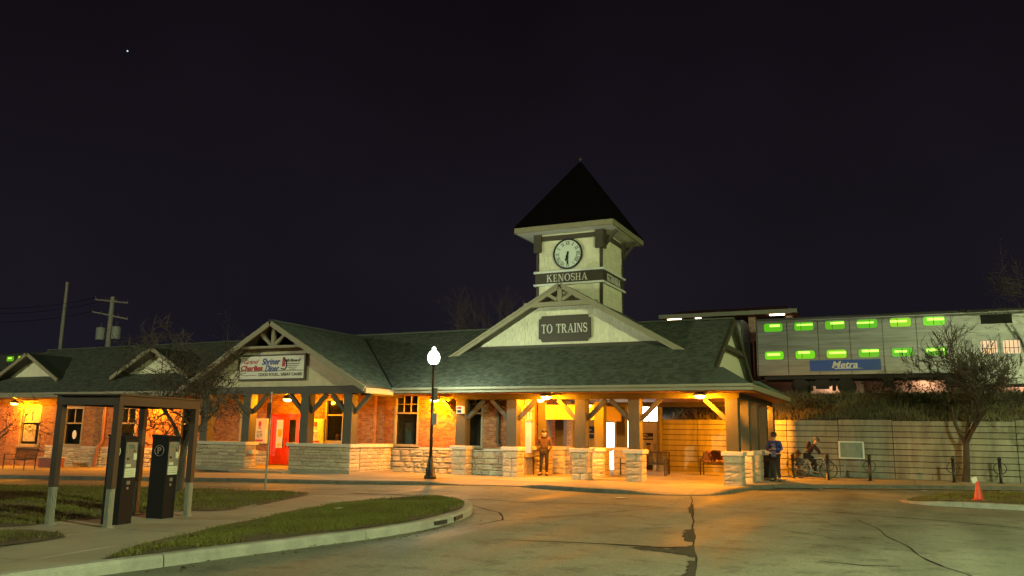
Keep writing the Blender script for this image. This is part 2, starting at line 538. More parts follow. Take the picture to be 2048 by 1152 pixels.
def serif_polys(ch):
    T, t, s, h = 0.17, 0.07, 0.09, 0.055
    P = []
    def rect(x0, z0, x1, z1): P.append([(x0, z0), (x1, z0), (x1, z1), (x0, z1)])
    def stem(x, w=T):
        rect(x, 0, x + w, 1); rect(x - s, 0, x + w + s, h); rect(x - s, 1 - h, x + w + s, 1)
    def ring(cx, cz, rx, rz_, wx, wz, a0=0, a1=360, n=20):
        for i in range(n):
            a = R(a0 + (a1 - a0) * i / n); b_ = R(a0 + (a1 - a0) * (i + 1) / n)
            P.append([(cx + rx * math.cos(a), cz + rz_ * math.sin(a)), (cx + rx * math.cos(b_), cz + rz_ * math.sin(b_)),
                      (cx + (rx - wx) * math.cos(b_), cz + (rz_ - wz) * math.sin(b_)), (cx + (rx - wx) * math.cos(a), cz + (rz_ - wz) * math.sin(a))])
    w = .8
    if ch == 'I': stem(.1); w = .37
    elif ch == 'T':
        stem(.33); rect(.02, 1 - t, .81, 1); rect(.02, .76, .08, 1); rect(.75, .76, .81, 1); w = .83
    elif ch == 'K':
        stem(.1); P.append([(.27, .38), (.27, .50), (.68, 1), (.78, 1)]); P.append([(.40, .58), (.50, .70), (.92, 0), (.68, 0)])
        rect(.56, 1 - h, .9, 1); rect(.58, 0, .98, h); w = 1.0
    elif ch == 'E':
        stem(.1); rect(.1, 0, .68, t); rect(.1, 1 - t, .64, 1); rect(.2, .47, .52, .47 + t); rect(.62, 0, .68, .25); rect(.58, .75, .64, 1); rect(.48, .38, .53, .63); w = .76
    elif ch == 'N':
        rect(.12, 0, .19, 1); rect(.77, 0, .84, 1); P.append([(.10, 1), (.30, 1), (.84, 0), (.70, 0)])
        rect(.02, 0, .3, h); rect(.02, 1 - h, .2, 1); rect(.66, 1 - h, .95, 1); w = .97
    elif ch == 'O': ring(.5, .5, .48, .52, .18, .07); w = 1.0
    elif ch == 'H':
        stem(.1); stem(.62); rect(.2, .46, .7, .46 + t); w = .92
    elif ch == 'A':
        P.append([(.10, 0), (.17, 0), (.46, .86), (.44, 1)]); P.append([(.44, 1), (.54, 1), (.90, 0), (.70, 0)])
        rect(.24, .30, .70, .30 + t); rect(0, 0, .28, h); rect(.60, 0, 1.0, h); w = 1.0
    elif ch == 'R':
        stem(.1); ring(.36, .74, .36, .26, .16, .07, -90, 90, 12); rect(.2, 1 - t, .38, 1); rect(.2, .48, .38, .48 + t)
        P.append([(.36, .50), (.50, .52), (.92, 0), (.70, 0)]); rect(.66, 0, .98, h); w = .96
    elif ch == 'S':
        pts = []
        for a in range(30, 271, 20): pts.append((.33 + .25 * math.cos(R(a)), .745 + .235 * math.sin(R(a))))
        for a in range(70, -151, -20): pts.append((.33 + .27 * math.cos(R(a)), .265 + .245 * math.sin(R(a))))
        n = len(pts)
        for i in range(n - 1):
            (x0, z0), (x1, z1) = pts[i], pts[i + 1]
            l = math.hypot(x1 - x0, z1 - z0) + 1e-6
            mid = 1 - abs(i / (n - 2) - .5) * 2
            q = .035 + .055 * mid ** 1.2
            nx, nz = -(z1 - z0) / l * q, (x1 - x0) / l * q
            ex, ez = (x1 - x0) * .12, (z1 - z0) * .12
            P.append([(x0 + nx - ex, z0 + nz - ez), (x0 - nx - ex, z0 - nz - ez), (x1 - nx + ex, z1 - nz + ez), (x1 + nx + ex, z1 + nz + ez)])
        rect(.55, .70, .60, .97); rect(.05, .03, .10, .32); w = .66
    elif ch == 'V':
        P.append([(.06, 1), (.26, 1), (.53, .08), (.46, 0)]); P.append([(.46, 0), (.53, .06), (.86, 1), (.78, 1)]); rect(0, 1 - h, .36, 1); rect(.66, 1 - h, .96, 1); w = .96
    elif ch == 'X':
        P.append([(.06, 1), (.27, 1), (.88, 0), (.67, 0)]); P.append([(.08, 0), (.16, 0), (.86, 1), (.77, 1)])
        rect(0, 1 - h, .34, 1); rect(.64, 1 - h, .96, 1); rect(0, 0, .28, h); rect(.58, 0, .98, h); w = .96
    elif ch == ' ': w = .45
    return P, w + .08
def serif_text(txt, height, width=None, depth=0.01):
    """serif capitals in the xz plane facing -y, centred; width squeezes the whole word"""
    x = 0; polys = []
    for ch in txt:
        P, w = serif_polys(ch)
        for p in P: polys.append([(a + x, c) for a, c in p])
        x += w
    k = (width / x) if width else height
    b = MB()
    for i, p in enumerate(polys):
        d = depth + (i % 7) * 0.0006
        b.prism([((a - x / 2) * k, 0, (c - .5) * height) for a, c in p], (0, -d, 0))
    return b

# ------------------------------------------------------------------ ground, road, pavements
def area2(p):
    return sum(p[i][0] * p[(i + 1) % len(p)][1] - p[(i + 1) % len(p)][0] * p[i][1] for i in range(len(p)))
def clip_half(p, a, b, c):
    out = []
    for i in range(len(p)):
        q, r = p[i], p[(i + 1) % len(p)]
        dq = a * q[0] + b * q[1] - c; dr = a * r[0] + b * r[1] - c
        if dq >= 0: out.append(q)
        if (dq >= 0) != (dr >= 0):
            t = dq / (dq - dr); out.append((q[0] + (r[0] - q[0]) * t, q[1] + (r[1] - q[1]) * t))
    return out
def inside(poly, X, Y):
    r = np.zeros(len(X), bool); n = len(poly)
    for i in range(n):
        x0, y0 = poly[i]; x1, y1 = poly[(i + 1) % n]
        if y0 == y1: continue
        c = ((y0 > Y) != (y1 > Y)) & (X < (x1 - x0) * (Y - y0) / (y1 - y0) + x0)
        r ^= c
    return r
def slabs(poly, size, ang, zf, name, m, parent, th=0.09, gap=0.014, off=(0, 0)):
    ca, sa = math.cos(ang), math.sin(ang)
    U = [(x * ca + y * sa, -x * sa + y * ca) for x, y in poly]
    u0 = min(q[0] for q in U); u1 = max(q[0] for q in U); v0 = min(q[1] for q in U); v1 = max(q[1] for q in U)
    iu = int(math.floor((u0 - off[0]) / size)); iv0 = int(math.floor((v0 - off[1]) / size))
    while off[0] + iu * size < u1:
        iv = iv0
        while off[1] + iv * size < v1:
            a, b = off[0] + iu * size, off[1] + iv * size
            p = clip_half(U, 1, 0, a + gap / 2); p = p and clip_half(p, -1, 0, -(a + size - gap / 2))
            p = p and clip_half(p, 0, 1, b + gap / 2); p = p and clip_half(p, 0, -1, -(b + size - gap / 2))
            iv += 1
            if not p or len(p) < 3 or abs(area2(p)) < 0.06: continue
            if area2(p) < 0: p.reverse()
            dz = random.uniform(-.004, .004)
            top = []
            for q in p:
                x, y = q[0] * ca - q[1] * sa, q[0] * sa + q[1] * ca
                if not top or (abs(top[-1][0] - x) + abs(top[-1][1] - y)) > 1e-4:
                    top.append((x, y, zf(x, y) + dz))
            MB().prism([(x, y, z - th) for x, y, z in top], (0, 0, th)).build(name, m, parent)
        iu += 1

# far ground and the car park
gb = MB().add([(-1500, -1500, -1.2), (1500, -1500, -1.2), (1500, 1500, -1.2), (-1500, 1500, -1.2)], [(0, 1, 2, 3)])
gb.build('ground', mat('far_ground', (0.05, 0.05, 0.035), 1.0, bump=0.3), kind='structure')
xs = [-130, -60, -45, -38, -30, -25, -20, -10, 0, 15, 40, 90]
ys = [-60, -20, 0, 10, 20, 30, 38]
vb = [(x, y, gz(x)) for y in ys for x in xs]
fb = [(j * len(xs) + i, j * len(xs) + i + 1, (j + 1) * len(xs) + i + 1, (j + 1) * len(xs) + i) for j in range(len(ys) - 1) for i in range(len(xs) - 1)]
road = MB().add(vb, fb).build('road', M_ROAD, kind='structure', fix=False)

def ribbon(pts, widths, z=0.004, jag=0.0, n=4):
    """thin strip along a polyline on the road"""
    P = []
    for i in range(len(pts) - 1):
        for k in range(n):
            t = k / n
            P.append((pts[i][0] + (pts[i + 1][0] - pts[i][0]) * t, pts[i][1] + (pts[i + 1][1] - pts[i][1]) * t,
                      widths[i] + (widths[i + 1] - widths[i]) * t))
    P.append((*pts[-1], widths[-1]))
    vs_ = []
    ph = [random.uniform(0, 6.28) for _ in range(6)]
    sd = 0.0
    for i, (x, y, w) in enumerate(P):
        a = P[max(0, i - 1)]; c = P[min(len(P) - 1, i + 1)]
        dx, dy = c[0] - a[0], c[1] - a[1]; l = math.hypot(dx, dy) + 1e-6
        nx, ny = -dy / l, dx / l
        sd += math.hypot(dx, dy) / 2
        k1 = .6 * math.sin(sd * 5.1 + ph[0]) + .4 * math.sin(sd * 11.3 + ph[1]) + random.uniform(-.3, .3)
        k2 = .6 * math.sin(sd * 4.3 + ph[2]) + .4 * math.sin(sd * 13.7 + ph[3]) + random.uniform(-.3, .3)
        m = math.sin(sd * 2.3 + ph[4]) * jag * .06
        x += nx * m; y += ny * m
        w1 = w / 2 * max(.15, 1 + jag * k1); w2 = w / 2 * max(.15, 1 + jag * k2)
        vs_ += [(x + nx * w1, y + ny * w1, z + gz(x)), (x - nx * w2, y - ny * w2, z + gz(x))]
    return MB().add(vs_, [(2 * i, 2 * i + 1, 2 * i + 3, 2 * i + 2) for i in range(len(P) - 1)])
CR = [
    ([(-5.73, 24.2), (-4.8, 20.3), (-4.1, 17.38), (-3.16, 13.45), (-2.48, 10.61), (-1.4, 6.0)], [.025, .03, .035, .03, .03, .03], .3),
    ([(-5.93, 12.44), (-5.3, 12.61), (-4.5, 12.76), (-3.69, 12.85), (-3.09, 13.02)], [.02, .05, .08, .16, .32], .4),
    ([(-11.02, 18.11), (-10.3, 19.6), (-8.81, 19.32), (-7.06, 20.02), (-5.74, 19.91), (-4.72, 19.97)], [.05, .06, .05, .05, .04, .04], .4),
    ([(-4.72, 19.97), (-3.66, 20.9), (-1.91, 21.3), (-0.75, 20.75), (0.74, 20.2), (2.0, 19.5), (6, 18)], [.02, .02, .035, .05, .07, .08, .08], .3),
    ([(-1.0, 19.44), (-0.46, 16.87), (0.01, 14.41), (0.36, 12.97), (0.57, 12.4), (1.2, 10.4)], [.012, .02, .028, .04, .03, .025], .7),
    ([(-1.21, 12.69), (-0.68, 12.59), (-0.19, 12.74)], [.03, .05, .02], .6),
    ([(-3.1, 16.3), (-2.2, 16.5), (-1.3, 15.7)], [.015, .02, .015], .6),
    ([(-9.84, 18.05), (-8.16, 16.57), (-7.42, 15.18), (-7.37, 14.13)], [.03, .04, .04, .03], .4),
    ([(-7.37, 15.0), (-6.6, 16.6), (-6.1, 18.0), (-5.4, 19.9)], [.02, .03, .03, .02], .5),
    ([(-20, 18.6), (-17, 19.4), (-14, 20.7), (-12.2, 21.6)], [.03, .04, .05, .03], .4),
    ([(-14.2, 19.2), (-13.0, 19.6), (-11.8, 19.4)], [.10, .18, .05], .6),
    ([(3.2, 16.0), (2.2, 13.0), (1.5, 11.5)], [.03, .04, .03], .5),
]
for p, w, j in CR:
    ribbon(p, w, 0.004, j, 12).build('tar_seam', M_TAR, road, kind='structure')

def ragged(poly, n=5, amp=.05):
    out = []
    for i in range(len(poly)):
        a, b_ = poly[i], poly[(i + 1) % len(poly)]
        for k in range(n):
            t = k / n
            q = (0 if i == 0 else amp) * (k > 0)
            out.append((a[0] + (b_[0] - a[0]) * t + random.uniform(-q, q), a[1] + (b_[1] - a[1]) * t + random.uniform(-q, q)))
    return out
M_PATCH = mat('tar_patch', (0.050, 0.052, 0.040), 0.95, nscale=9, namt=.2, spec=.1)
for k, P in enumerate(([(-5.04, 21.43), (-4.22, 17.91), (-4.42, 18.6), (-4.72, 19.6), (-5.0, 20.9)], [(-3.69, 15.73), (-3.22, 13.77), (-3.40, 13.81), (-3.62, 14.55), (-3.78, 15.5)],
          [(-3.16, 13.45), (-2.79, 11.95), (-2.96, 12.18), (-3.26, 12.35), (-3.6, 12.45), (-4.11, 12.57), (-3.68, 12.73), (-3.36, 12.74), (-3.2, 13.02)], [(-2.76, 11.81), (-2.4, 10.25), (-2.52, 10.19), (-2.68, 10.85), (-2.84, 11.63)])):
    MB().add([(x, y, .0055 + .0004 * k) for x, y in ragged(P)], [tuple(range(5 * len(P)))]).build('tar_patch', M_PATCH, road, kind='structure')
RAMP = [((-13.42, 24.24), (-11.74, 24.93)), ((-6.58, 23.89), (-5.2, 24.7))]
def seg_d(x, y, a, b):
    vx, vy = b[0] - a[0], b[1] - a[1]
    t = max(0, min(1, ((x - a[0]) * vx + (y - a[1]) * vy) / (vx * vx + vy * vy)))
    return math.hypot(x - a[0] - vx * t, y - a[1] - vy * t)
def walk_z(x, y):
    d = min(seg_d(x, y, *r) for r in RAMP)
    t = min(1, d / 1.3); t = t * t * (3 - 2 * t)
    return gz(x) + 0.02 + 0.10 * t
FRONT = [(-46, 19.8), (-38, 19.9), (-30.79, 20.03), (-27.25, 20.4), (-23.65, 20.66), (-19.67, 21.22), (-16.52, 22.42), (-13.42, 24.24), (-11.74, 24.93), (-10.8, 24.43), (-9.78, 24.06), (-8.38, 23.78),
         (-6.58, 23.89), (-5.72, 24.29), (-5.08, 25.01), (-4.87, 26.71), (-4.65, 28.61), (-4.04, 30.04), (-1.88, 31.4), (0.49, 32.9), (3.83, 34.6), (9, 35.4), (22, 35.6)]
def offset(pts, d):
    out = []
    for i, p in enumerate(pts):
        a = pts[max(0, i - 1)]; c = pts[min(len(pts) - 1, i + 1)]
        dx, dy = c[0] - a[0], c[1] - a[1]; l = math.hypot(dx, dy)
        out.append((p[0] - dy / l * d, p[1] + dx / l * d))
    return out
def resample(pts, step):
    out = [pts[0]]
    for i in range(len(pts) - 1):
        l = math.hypot(pts[i + 1][0] - pts[i][0], pts[i + 1][1] - pts[i][1])
        n = max(1, round(l / step))
        for k in range(1, n + 1):
            t = k / n; out.append((pts[i][0] + (pts[i + 1][0] - pts[i][0]) * t, pts[i][1] + (pts[i + 1][1] - pts[i][1]) * t))
    return out
def smooth(pts, it=2):
    for _ in range(it):
        q = [pts[0]]
        for i in range(len(pts) - 1):
            a, b = pts[i], pts[i + 1]
            q += [(a[0] * .75 + b[0] * .25, a[1] * .75 + b[1] * .25), (a[0] * .25 + b[0] * .75, a[1] * .25 + b[1] * .75)]
        q.append(pts[-1]); pts = q
    return pts
def kerb(pts, zf, parent, w=0.17, seg=6, step=0.5, m=None, ins=1):
    """kerb stones: the line is the outer foot; ins = side of the pavement"""
    P = resample(pts, step)
    I = offset(P, w * ins); Mi_ = offset(P, 0.035 * ins)
    k = 0
    while k < len(P) - 1:
        e = min(len(P) - 1, k + seg)
        b = MB(); vs_ = []
        for i in range(k, e + 1):
            t = 0.006 if i == k else (-0.006 if i == e else 0)
            j = min(len(P) - 1, i + 1) if i < len(P) - 1 else i - 1
            dx, dy = P[j][0] - P[i][0], P[j][1] - P[i][1]
            if j < i: dx, dy = -dx, -dy
            l = math.hypot(dx, dy) + 1e-6; dx, dy = dx / l * t, dy / l * t
            z = zf(*I[i]) + .004; g = gz(P[i][0])
            hh = max(.012, z - g)
            vs_ += [(P[i][0] + dx, P[i][1] + dy, g - .05), (P[i][0] * .8 + Mi_[i][0] * .2 + dx, P[i][1] * .8 + Mi_[i][1] * .2 + dy, g + hh * .72),
                    (Mi_[i][0] + dx, Mi_[i][1] + dy, z - .002), (I[i][0] + dx, I[i][1] + dy, z), (I[i][0] + dx, I[i][1] + dy, g - .05)]
        n = e - k + 1
        fs = []
        for i in range(n - 1):
            for q in range(5):
                q2 = (q + 1) % 5
                fs.append((i * 5 + q, i * 5 + q2, i * 5 + 5 + q2, i * 5 + 5 + q))
        fs += [tuple(reversed(range(5))), tuple(range((n - 1) * 5, n * 5))]
        b.add(vs_, fs); b.build('kerb_stone', m or M_KERB, parent)
        k = e
sidewalk = MB().add([(-46, 21.5, gz(-45) + .02), (-30, 21.5, gz(-30) + .02), (-20, 22.5, .02), (-13.5, 25.4, -.01), (-6, 26, -.01), (-5.3, 29, .02), (9, 37, .03), (22, 37, .03), (22, 37.8, .03), (-14.5, 37.8, .03), (-20, 29, .03), (-30, 29, gz(-30) + .02), (-46, 29, gz(-45) + .02)],
                    [tuple(range(13))]).build('sidewalk', M_CONC, kind='structure')
FRONT_S = [FRONT[0]] + smooth(FRONT[1:7], 1) + smooth(FRONT[7:8] + FRONT[8:-1], 1) + [FRONT[-1]]
M_KERB_SHADE = mat('shaded_kerb', (0.150, 0.138, 0.105), 0.9, nscale=4, namt=0.2, bump=0.6, bscale=50)  # darker copy of the kerb colour, with the front face's shade put in
kerb(FRONT_S, walk_z, sidewalk, m=M_KERB_SHADE)
inner = offset(FRONT_S, 0.175)
spoly = inner + [(22, 37.75), (-14.0, 37.75), (-14.0, 28.95), (-46, 28.95)]
slabs(spoly, 1.52, 0.0, walk_z, 'paving_slab', M_CONC, sidewalk, off=(0.2, 0.1))

# footpath, islands
A_OUT = smooth([(-8.85, 5.3), (-8.72, 6.3), (-8.60, 7.1), (-8.45, 7.95), (-8.3, 9.06), (-8.1, 10.2), (-7.86, 11.59), (-7.83, 13.06), (-8.09, 14.74), (-8.49, 15.94), (-9.24, 17.31), (-9.96, 18.14), (-10.95, 18.73), (-11.62, 18.84)], 1)
A_BACK = [(-10.9, 17.6), (-11.3, 16.58), (-11.42, 15.16), (-11.1, 13.6), (-10.75, 12.3), (-10.15, 10.31), (-9.75, 8.9), (-9.25, 7.8), (-8.95, 7.25)]
def path_z(x, y):
    t = max(0, min(1, (18.6 - y) / 2.2))
    return 0.015 + 0.09 * t
B_POLY = smooth([(-45, 12.5), (-30, 13.8), (-24.01, 15.64), (-18.99, 16.61), (-15.66, 17.67), (-14.67, 17.75), (-14.0, 17.45), (-13.07, 15.11), (-12.4, 13.1), (-12.6, 12.5), (-13.05, 12.3), (-13.15, 10.39), (-13.08, 8.61), (-13.9, 8.3), (-30, 6.0), (-45, 5)], 1)
C_POLY = [(-13.6, 8.05), (-12.5, 8.68), (-11.75, 8.72), (-11.3, 8.45), (-11.12, 7.9), (-11.05, 7.2), (-11.4, 6.2), (-13.8, 5.2)]
footpath = MB().add([(-14, 5, .0), (-9, 5.8, .0), (-9.4, 9, .0), (-10.2, 12, .0), (-10.5, 16, .0), (-11.6, 18.2, -.03), (-13.4, 17, -.03), (-13.4, 8, .0)], [tuple(range(8))]).build('footpath', M_CONC, kind='structure')
slabs([(-14.6, 4.6), (-9.02, 5.2), (-8.90, 6.3), (-8.80, 7.05), (-8.95, 7.25), (-9.25, 7.8), (-9.75, 8.9), (-10.15, 10.31), (-10.75, 12.3), (-11.1, 13.6), (-11.42, 15.16), (-11.3, 16.58), (-10.9, 17.6), (-11.5, 18.84), (-13.3, 18.6), (-14.05, 17.6),
       (-13.3, 15.1), (-12.6, 13.1), (-13.3, 12.2), (-13.3, 8.2), (-14.6, 7.8)], 1.5, R(8), path_z, 'paving_slab', M_CONC, footpath, off=(.3, .6))
isl_z = lambda x, y: 0.145 - 0.05 * max(0, min(1, (y - 17.2) / 1.4))
island = MB().add([(x, y, .10) for x, y in offset(A_OUT, .3)] + [(x, y, .10) for x, y in A_BACK], [tuple(range(len(A_OUT) + len(A_BACK)))]).build('traffic_island', M_SOIL, kind='structure')
kerb(A_OUT, isl_z, island, w=0.19, seg=6, step=0.5)
A_LAWN = [p for p in offset(A_OUT, .19) if p[1] > 7.05] + A_BACK
def lawn(poly, zf, name, edge=None):
    # soil sheet with a gently uneven surface, built on a grid and cut to the outline
    b = MB(); S = 0.35
    x0 = min(p[0] for p in poly); x1 = max(p[0] for p in poly); y0 = min(p[1] for p in poly); y1 = max(p[1] for p in poly)
    S = max(S, (x1 - x0) / 70)
    vid = {}
    def vtx(x, y):
        k = (round(x, 3), round(y, 3))
        if k not in vid:
            vid[k] = len(b.v); b.v.append((x, y, zf(x, y) + .012 * math.sin(x * 3.1 + y) * math.cos(y * 2.3 - x)))
        return vid[k]
    x = x0
    while x < x1:
        y = y0
        while y < y1:
            p = clip_half(poly, 1, 0, x); p = p and clip_half(p, -1, 0, -x - S); p = p and clip_half(p, 0, 1, y); p = p and clip_half(p, 0, -1, -y - S)
            if p and len(p) >= 3 and abs(area2(p)) > 1e-4:
                if area2(p) < 0: p.reverse()
                ids = []
                for q in p:
                    i = vtx(*q)
                    if i not in ids: ids.append(i)
                if len(ids) >= 3: b.f.append(tuple(ids))
            y += S
        x += S
    return b.build(name, M_SOIL, kind='structure', fix=False)
la = lambda x, y: isl_z(x, y) + .01
lawn(A_LAWN, la, 'island_soil')
lb = lambda x, y: gz(x) + .105
lawn(B_POLY, lb, 'lawn_soil')
lawn(C_POLY, lambda x, y: .115, 'verge_soil')
D_OUT = smooth([(-0.3, 26.0), (-0.1, 25.2), (0.45, 24.75), (1.49, 24.6), (2.6, 24.4), (8, 23.8), (14, 23.0)], 1)
D_TOP = [(14, 30.5), (3.25, 30.5), (2.01, 30.2), (0.9, 28.6), (0.1, 27.0)]
isr = MB().add([(x, y, .05) for x, y in offset(D_OUT, .2)] + [(x, y, .05) for x, y in D_TOP], [tuple(range(len(D_OUT) + len(D_TOP)))]).build('side_island', M_SOIL, kind='structure')
dz_ = lambda x, y: .02 + .11 * max(0, min(1, (x + .3) / 1.2))
kerb(D_OUT, dz_, isr, w=.18, seg=6)
D_LAWN = offset(D_OUT, .18) + D_TOP
lawn(D_LAWN, lambda x, y: dz_(x, y) + .005, 'side_island_soil')

def blades(name, poly, n, zf, h0, h1, w, m, lean=0.5, dens=None, edge=0.0):
    x0 = min(p[0] for p in poly); x1 = max(p[0] for p in poly); y0 = min(p[1] for p in poly); y1 = max(p[1] for p in poly)
    X = rng.uniform(x0, x1, n * 4); Y = rng.uniform(y0, y1, n * 4)
    k = inside(poly, X, Y)
    if dens is not None: k &= rng.random(len(X)) < dens(X, Y)
    X = X[k][:n]; Y = Y[k][:n]; n = len(X)
    Z = np.array([zf(a, b) for a, b in zip(X, Y)])
    t = rng.uniform(0, 2 * np.pi, n); h = rng.uniform(h0, h1, n)
    lx = rng.normal(0, lean, n) * h; ly = rng.normal(0, lean, n) * h
    dx = np.cos(t) * w / 2; dy = np.sin(t) * w / 2
    V = np.empty((n, 3, 3))
    V[:, 0] = np.stack([X - dx, Y - dy, Z - .01], 1); V[:, 1] = np.stack([X + dx, Y + dy, Z - .01], 1)
    V[:, 2] = np.stack([X + lx, Y + ly, Z + h], 1)
    me = bpy.data.meshes.new(name)
    me.vertices.add(n * 3); me.vertices.foreach_set('co', V.reshape(-1))
    me.loops.add(n * 3); me.loops.foreach_set('vertex_index', np.arange(n * 3))
    me.polygons.add(n); me.polygons.foreach_set('loop_start', np.arange(n) * 3); me.polygons.foreach_set('loop_total', np.full(n, 3))
    me.materials.append(m); me.update(calc_edges=True)
    return link(name, me, None, 'stuff')
def edge_dist(poly, X, Y):
    d = np.full(len(X), 9.0)
    for i in range(len(poly)):
        a = np.array(poly[i]); b = np.array(poly[(i + 1) % len(poly)]); v = b - a
        t = np.clip(((X - a[0]) * v[0] + (Y - a[1]) * v[1]) / (v @ v + 1e-9), 0, 1)
        d = np.minimum(d, np.hypot(X - a[0] - v[0] * t, Y - a[1] - v[1] * t))
    return d
def patchy(s, ph, lo=.25, poly=None, ew=.4):
    def f(X, Y):
        if poly is not None:
            e_ = edge_dist(poly, X, Y) + .15 * np.sin(X * 5 + ph) * np.cos(Y * 4.3)
            return f0(X, Y) * np.clip(e_ / ew, 0.04, 1)
        return f0(X, Y)
    def f0(X, Y):
        q = .5 + .25 * np.sin(X * s + ph) * np.cos(Y * s * 1.3 - ph) + .25 * np.sin(X * s * 2.7 - Y * s * 1.9 + ph)
        return np.clip(lo + q * 1.1, 0, 1)
    return f
tagp(blades('grass', A_LAWN, 42000, la, .025, .065, .014, M_GRASS, .7, patchy(1.1, 1, .15, A_LAWN, .45)), label='short patchy grass on the kerbed island beside the road')
tagp(blades('grass', [p for p in B_POLY if p[0] > -27] + [(-27, 7), (-27, 14.7)], 52000, lb, .03, .075, .02, M_GRASS, .6, patchy(.8, 2, .2, B_POLY, .5)), label='lawn between the pay stations and the station drive')
tagp(blades('grass', C_POLY, 6000, lambda x, y: .115, .025, .06, .014, M_GRASS, .7, patchy(1.2, 3, .15, C_POLY, .4)), label='small wedge of grass at the near edge of the footpath')
tagp(blades('grass', D_LAWN, 26000, lambda x, y: dz_(x, y), .03, .08, .022, M_GRASS, .6, patchy(.7, 4, .2, D_LAWN, .5)), label='grass on the side island behind the orange cone')

def fallen(name, polys, n, m, label):
    V = []; F = []
    for poly, zf, k in polys:
        x0 = min(p[0] for p in poly); x1 = max(p[0] for p in poly); y0 = min(p[1] for p in poly); y1 = max(p[1] for p in poly)
        X = rng.uniform(x0, x1, k * 4); Y = rng.uniform(y0, y1, k * 4); q = inside(poly, X, Y); X = X[q][:k]; Y = Y[q][:k]
        for x, y in zip(X, Y):
            a = random.uniform(0, 6.28); s_ = random.uniform(.018, .04); z = zf(x, y) + random.uniform(.012, .03)
            c, d = math.cos(a) * s_, math.sin(a) * s_
            i = len(V)
            V += [(x - c, y - d, z), (x + d * .6, y - c * .6, z + random.uniform(0, .015)), (x + c, y + d, z + random.uniform(-.005, .01)), (x - d * .6, y + c * .6, z + random.uniform(0, .015))]
            F.append((i, i + 1, i + 2, i + 3))
    me = bpy.data.meshes.new(name); me.from_pydata(V, [], F); me.materials.append(m)
    link(name, me, None, 'stuff', label)
M_LEAF = leafy('fallen_leaf', [(0.045, 0.022, 0.010), (0.10, 0.055, 0.022), (0.17, 0.11, 0.05)])
fallen('fallen_leaves', [(A_LAWN, la, 700), ([p for p in B_POLY if p[0] > -27], lb, 900), (D_LAWN, lambda x, y: dz_(x, y), 300),
    ([(-8.5, 7.2), (-8.0, 7.6), (-7.4, 12), (-7.5, 15), (-9, 18), (-7.6, 15.2), (-7.9, 11.5)], lambda x, y: -.008, 160), ([(-4.6, 28), (-3.9, 29.6), (-1.8, 31), (.6, 32.6), (9, 34.8), (9, 34.2), (1, 31.9), (-1.4, 30.4), (-3.6, 28.8)], lambda x, y: -.008, 260)], 0, M_LEAF, 'brown leaves scattered over the lawns and along the kerbs')

# ------------------------------------------------------------------ the station
STN = thing('train_station', 'long brick railway station with green shingle roof, stone base and timber canopy', 'station', (-20, 28, 0))
BR = []      # brick instances
ST = []      # stone instances
SH = []      # roof shingles
CS = []      # cream siding shingles

def wall(name, o, u, n, L_, z0, z1, th, holes, m, parent=STN):
    """solid wall with rectangular openings; o = start, u = along, n = outward, holes = (u0,u1,z0,z1)"""
    us = sorted({0, L_} | {h[0] for h in holes} | {h[1] for h in holes})
    zs = sorted({z0, z1} | {h[2] for h in holes} | {h[3] for h in holes})
    us = [q for q in us if 0 <= q <= L_]; zs = [q for q in zs if z0 <= q <= z1]
    b = MB(); u = Vector((u[0], u[1], 0)); n = Vector((n[0], n[1], 0))
    for i in range(len(us) - 1):
        for j in range(len(zs) - 1):
            cu, cz = (us[i] + us[i + 1]) / 2, (zs[j] + zs[j + 1]) / 2
            if any(h[0] < cu < h[1] and h[2] < cz < h[3] for h in holes): continue
            p = Vector((o[0], o[1], 0)) + u * us[i]
            q = Vector((o[0], o[1], 0)) + u * us[i + 1]
            pts = [(p.x, p.y, zs[j]), (q.x, q.y, zs[j]), (q.x, q.y, zs[j + 1]), (p.x, p.y, zs[j + 1])]
            b.prism(pts, -n * th)
    return b.build(name, m, parent)
def bricks(o, u, n, L_, z0, z1, holes, par, proud=0.012):
    u = Vector((u[0], u[1], 0)); n = Vector((n[0], n[1], 0)); H, LB = 0.078, 0.215
    rows = int((z1 - z0) / H)
    for r in range(rows):
        z = z0 + (r + .5) * H
        x = -LB * .5 * (r % 2)
        while x < L_:
            a, b = max(0, x) + .005, min(L_, x + LB) - .005
            x += LB
            for h in holes:
                if h[2] - .02 < z < h[3] + .02:
                    if a >= h[0] - .05 and b <= h[1] + .05: a = b; break
                    if a < h[0] < b: b = h[0] - .003
                    elif a < h[1] < b: a = h[1] + .003
            if b - a < .03: continue
            c = Vector((o[0], o[1], z)) + u * (a + b) / 2 + n * (proud / 2 + random.uniform(-.003, .002))
            BR.append((0, frame_m(c, u, n, (0, 0, 1), b - a, proud + .02, H - .011), par))
def stones(o, u, n, L_, z0, z1, par, rows, lmin, lmax, proud=0.05, back=0.04, split=0.25):
    u = Vector((u[0], u[1], 0)); n = Vector((n[0], n[1], 0))
    hs = [random.uniform(.8, 1.25) for _ in range(rows)]; k = (z1 - z0) / sum(hs)
    z = z0
    for h in hs:
        h *= k; x = 0
        while x < L_ - .01:
            l = random.uniform(lmin, lmax)
            if L_ - x - l < lmin * .7: l = L_ - x
            parts = [(z, h)] if random.random() > split or l < .3 else [(z, h * .48), (z + h * .48, h * .52)]
            for zz, hh in parts:
                c = Vector((o[0], o[1], zz + hh / 2)) + u * (x + l / 2) + n * (proud - back) / 2
                ST.append((random.randrange(len(ME_STONES)), frame_m(c, u, n, (0, 0, 1), l - .012, proud + back, hh - .012), par))
            x += l
        z += h

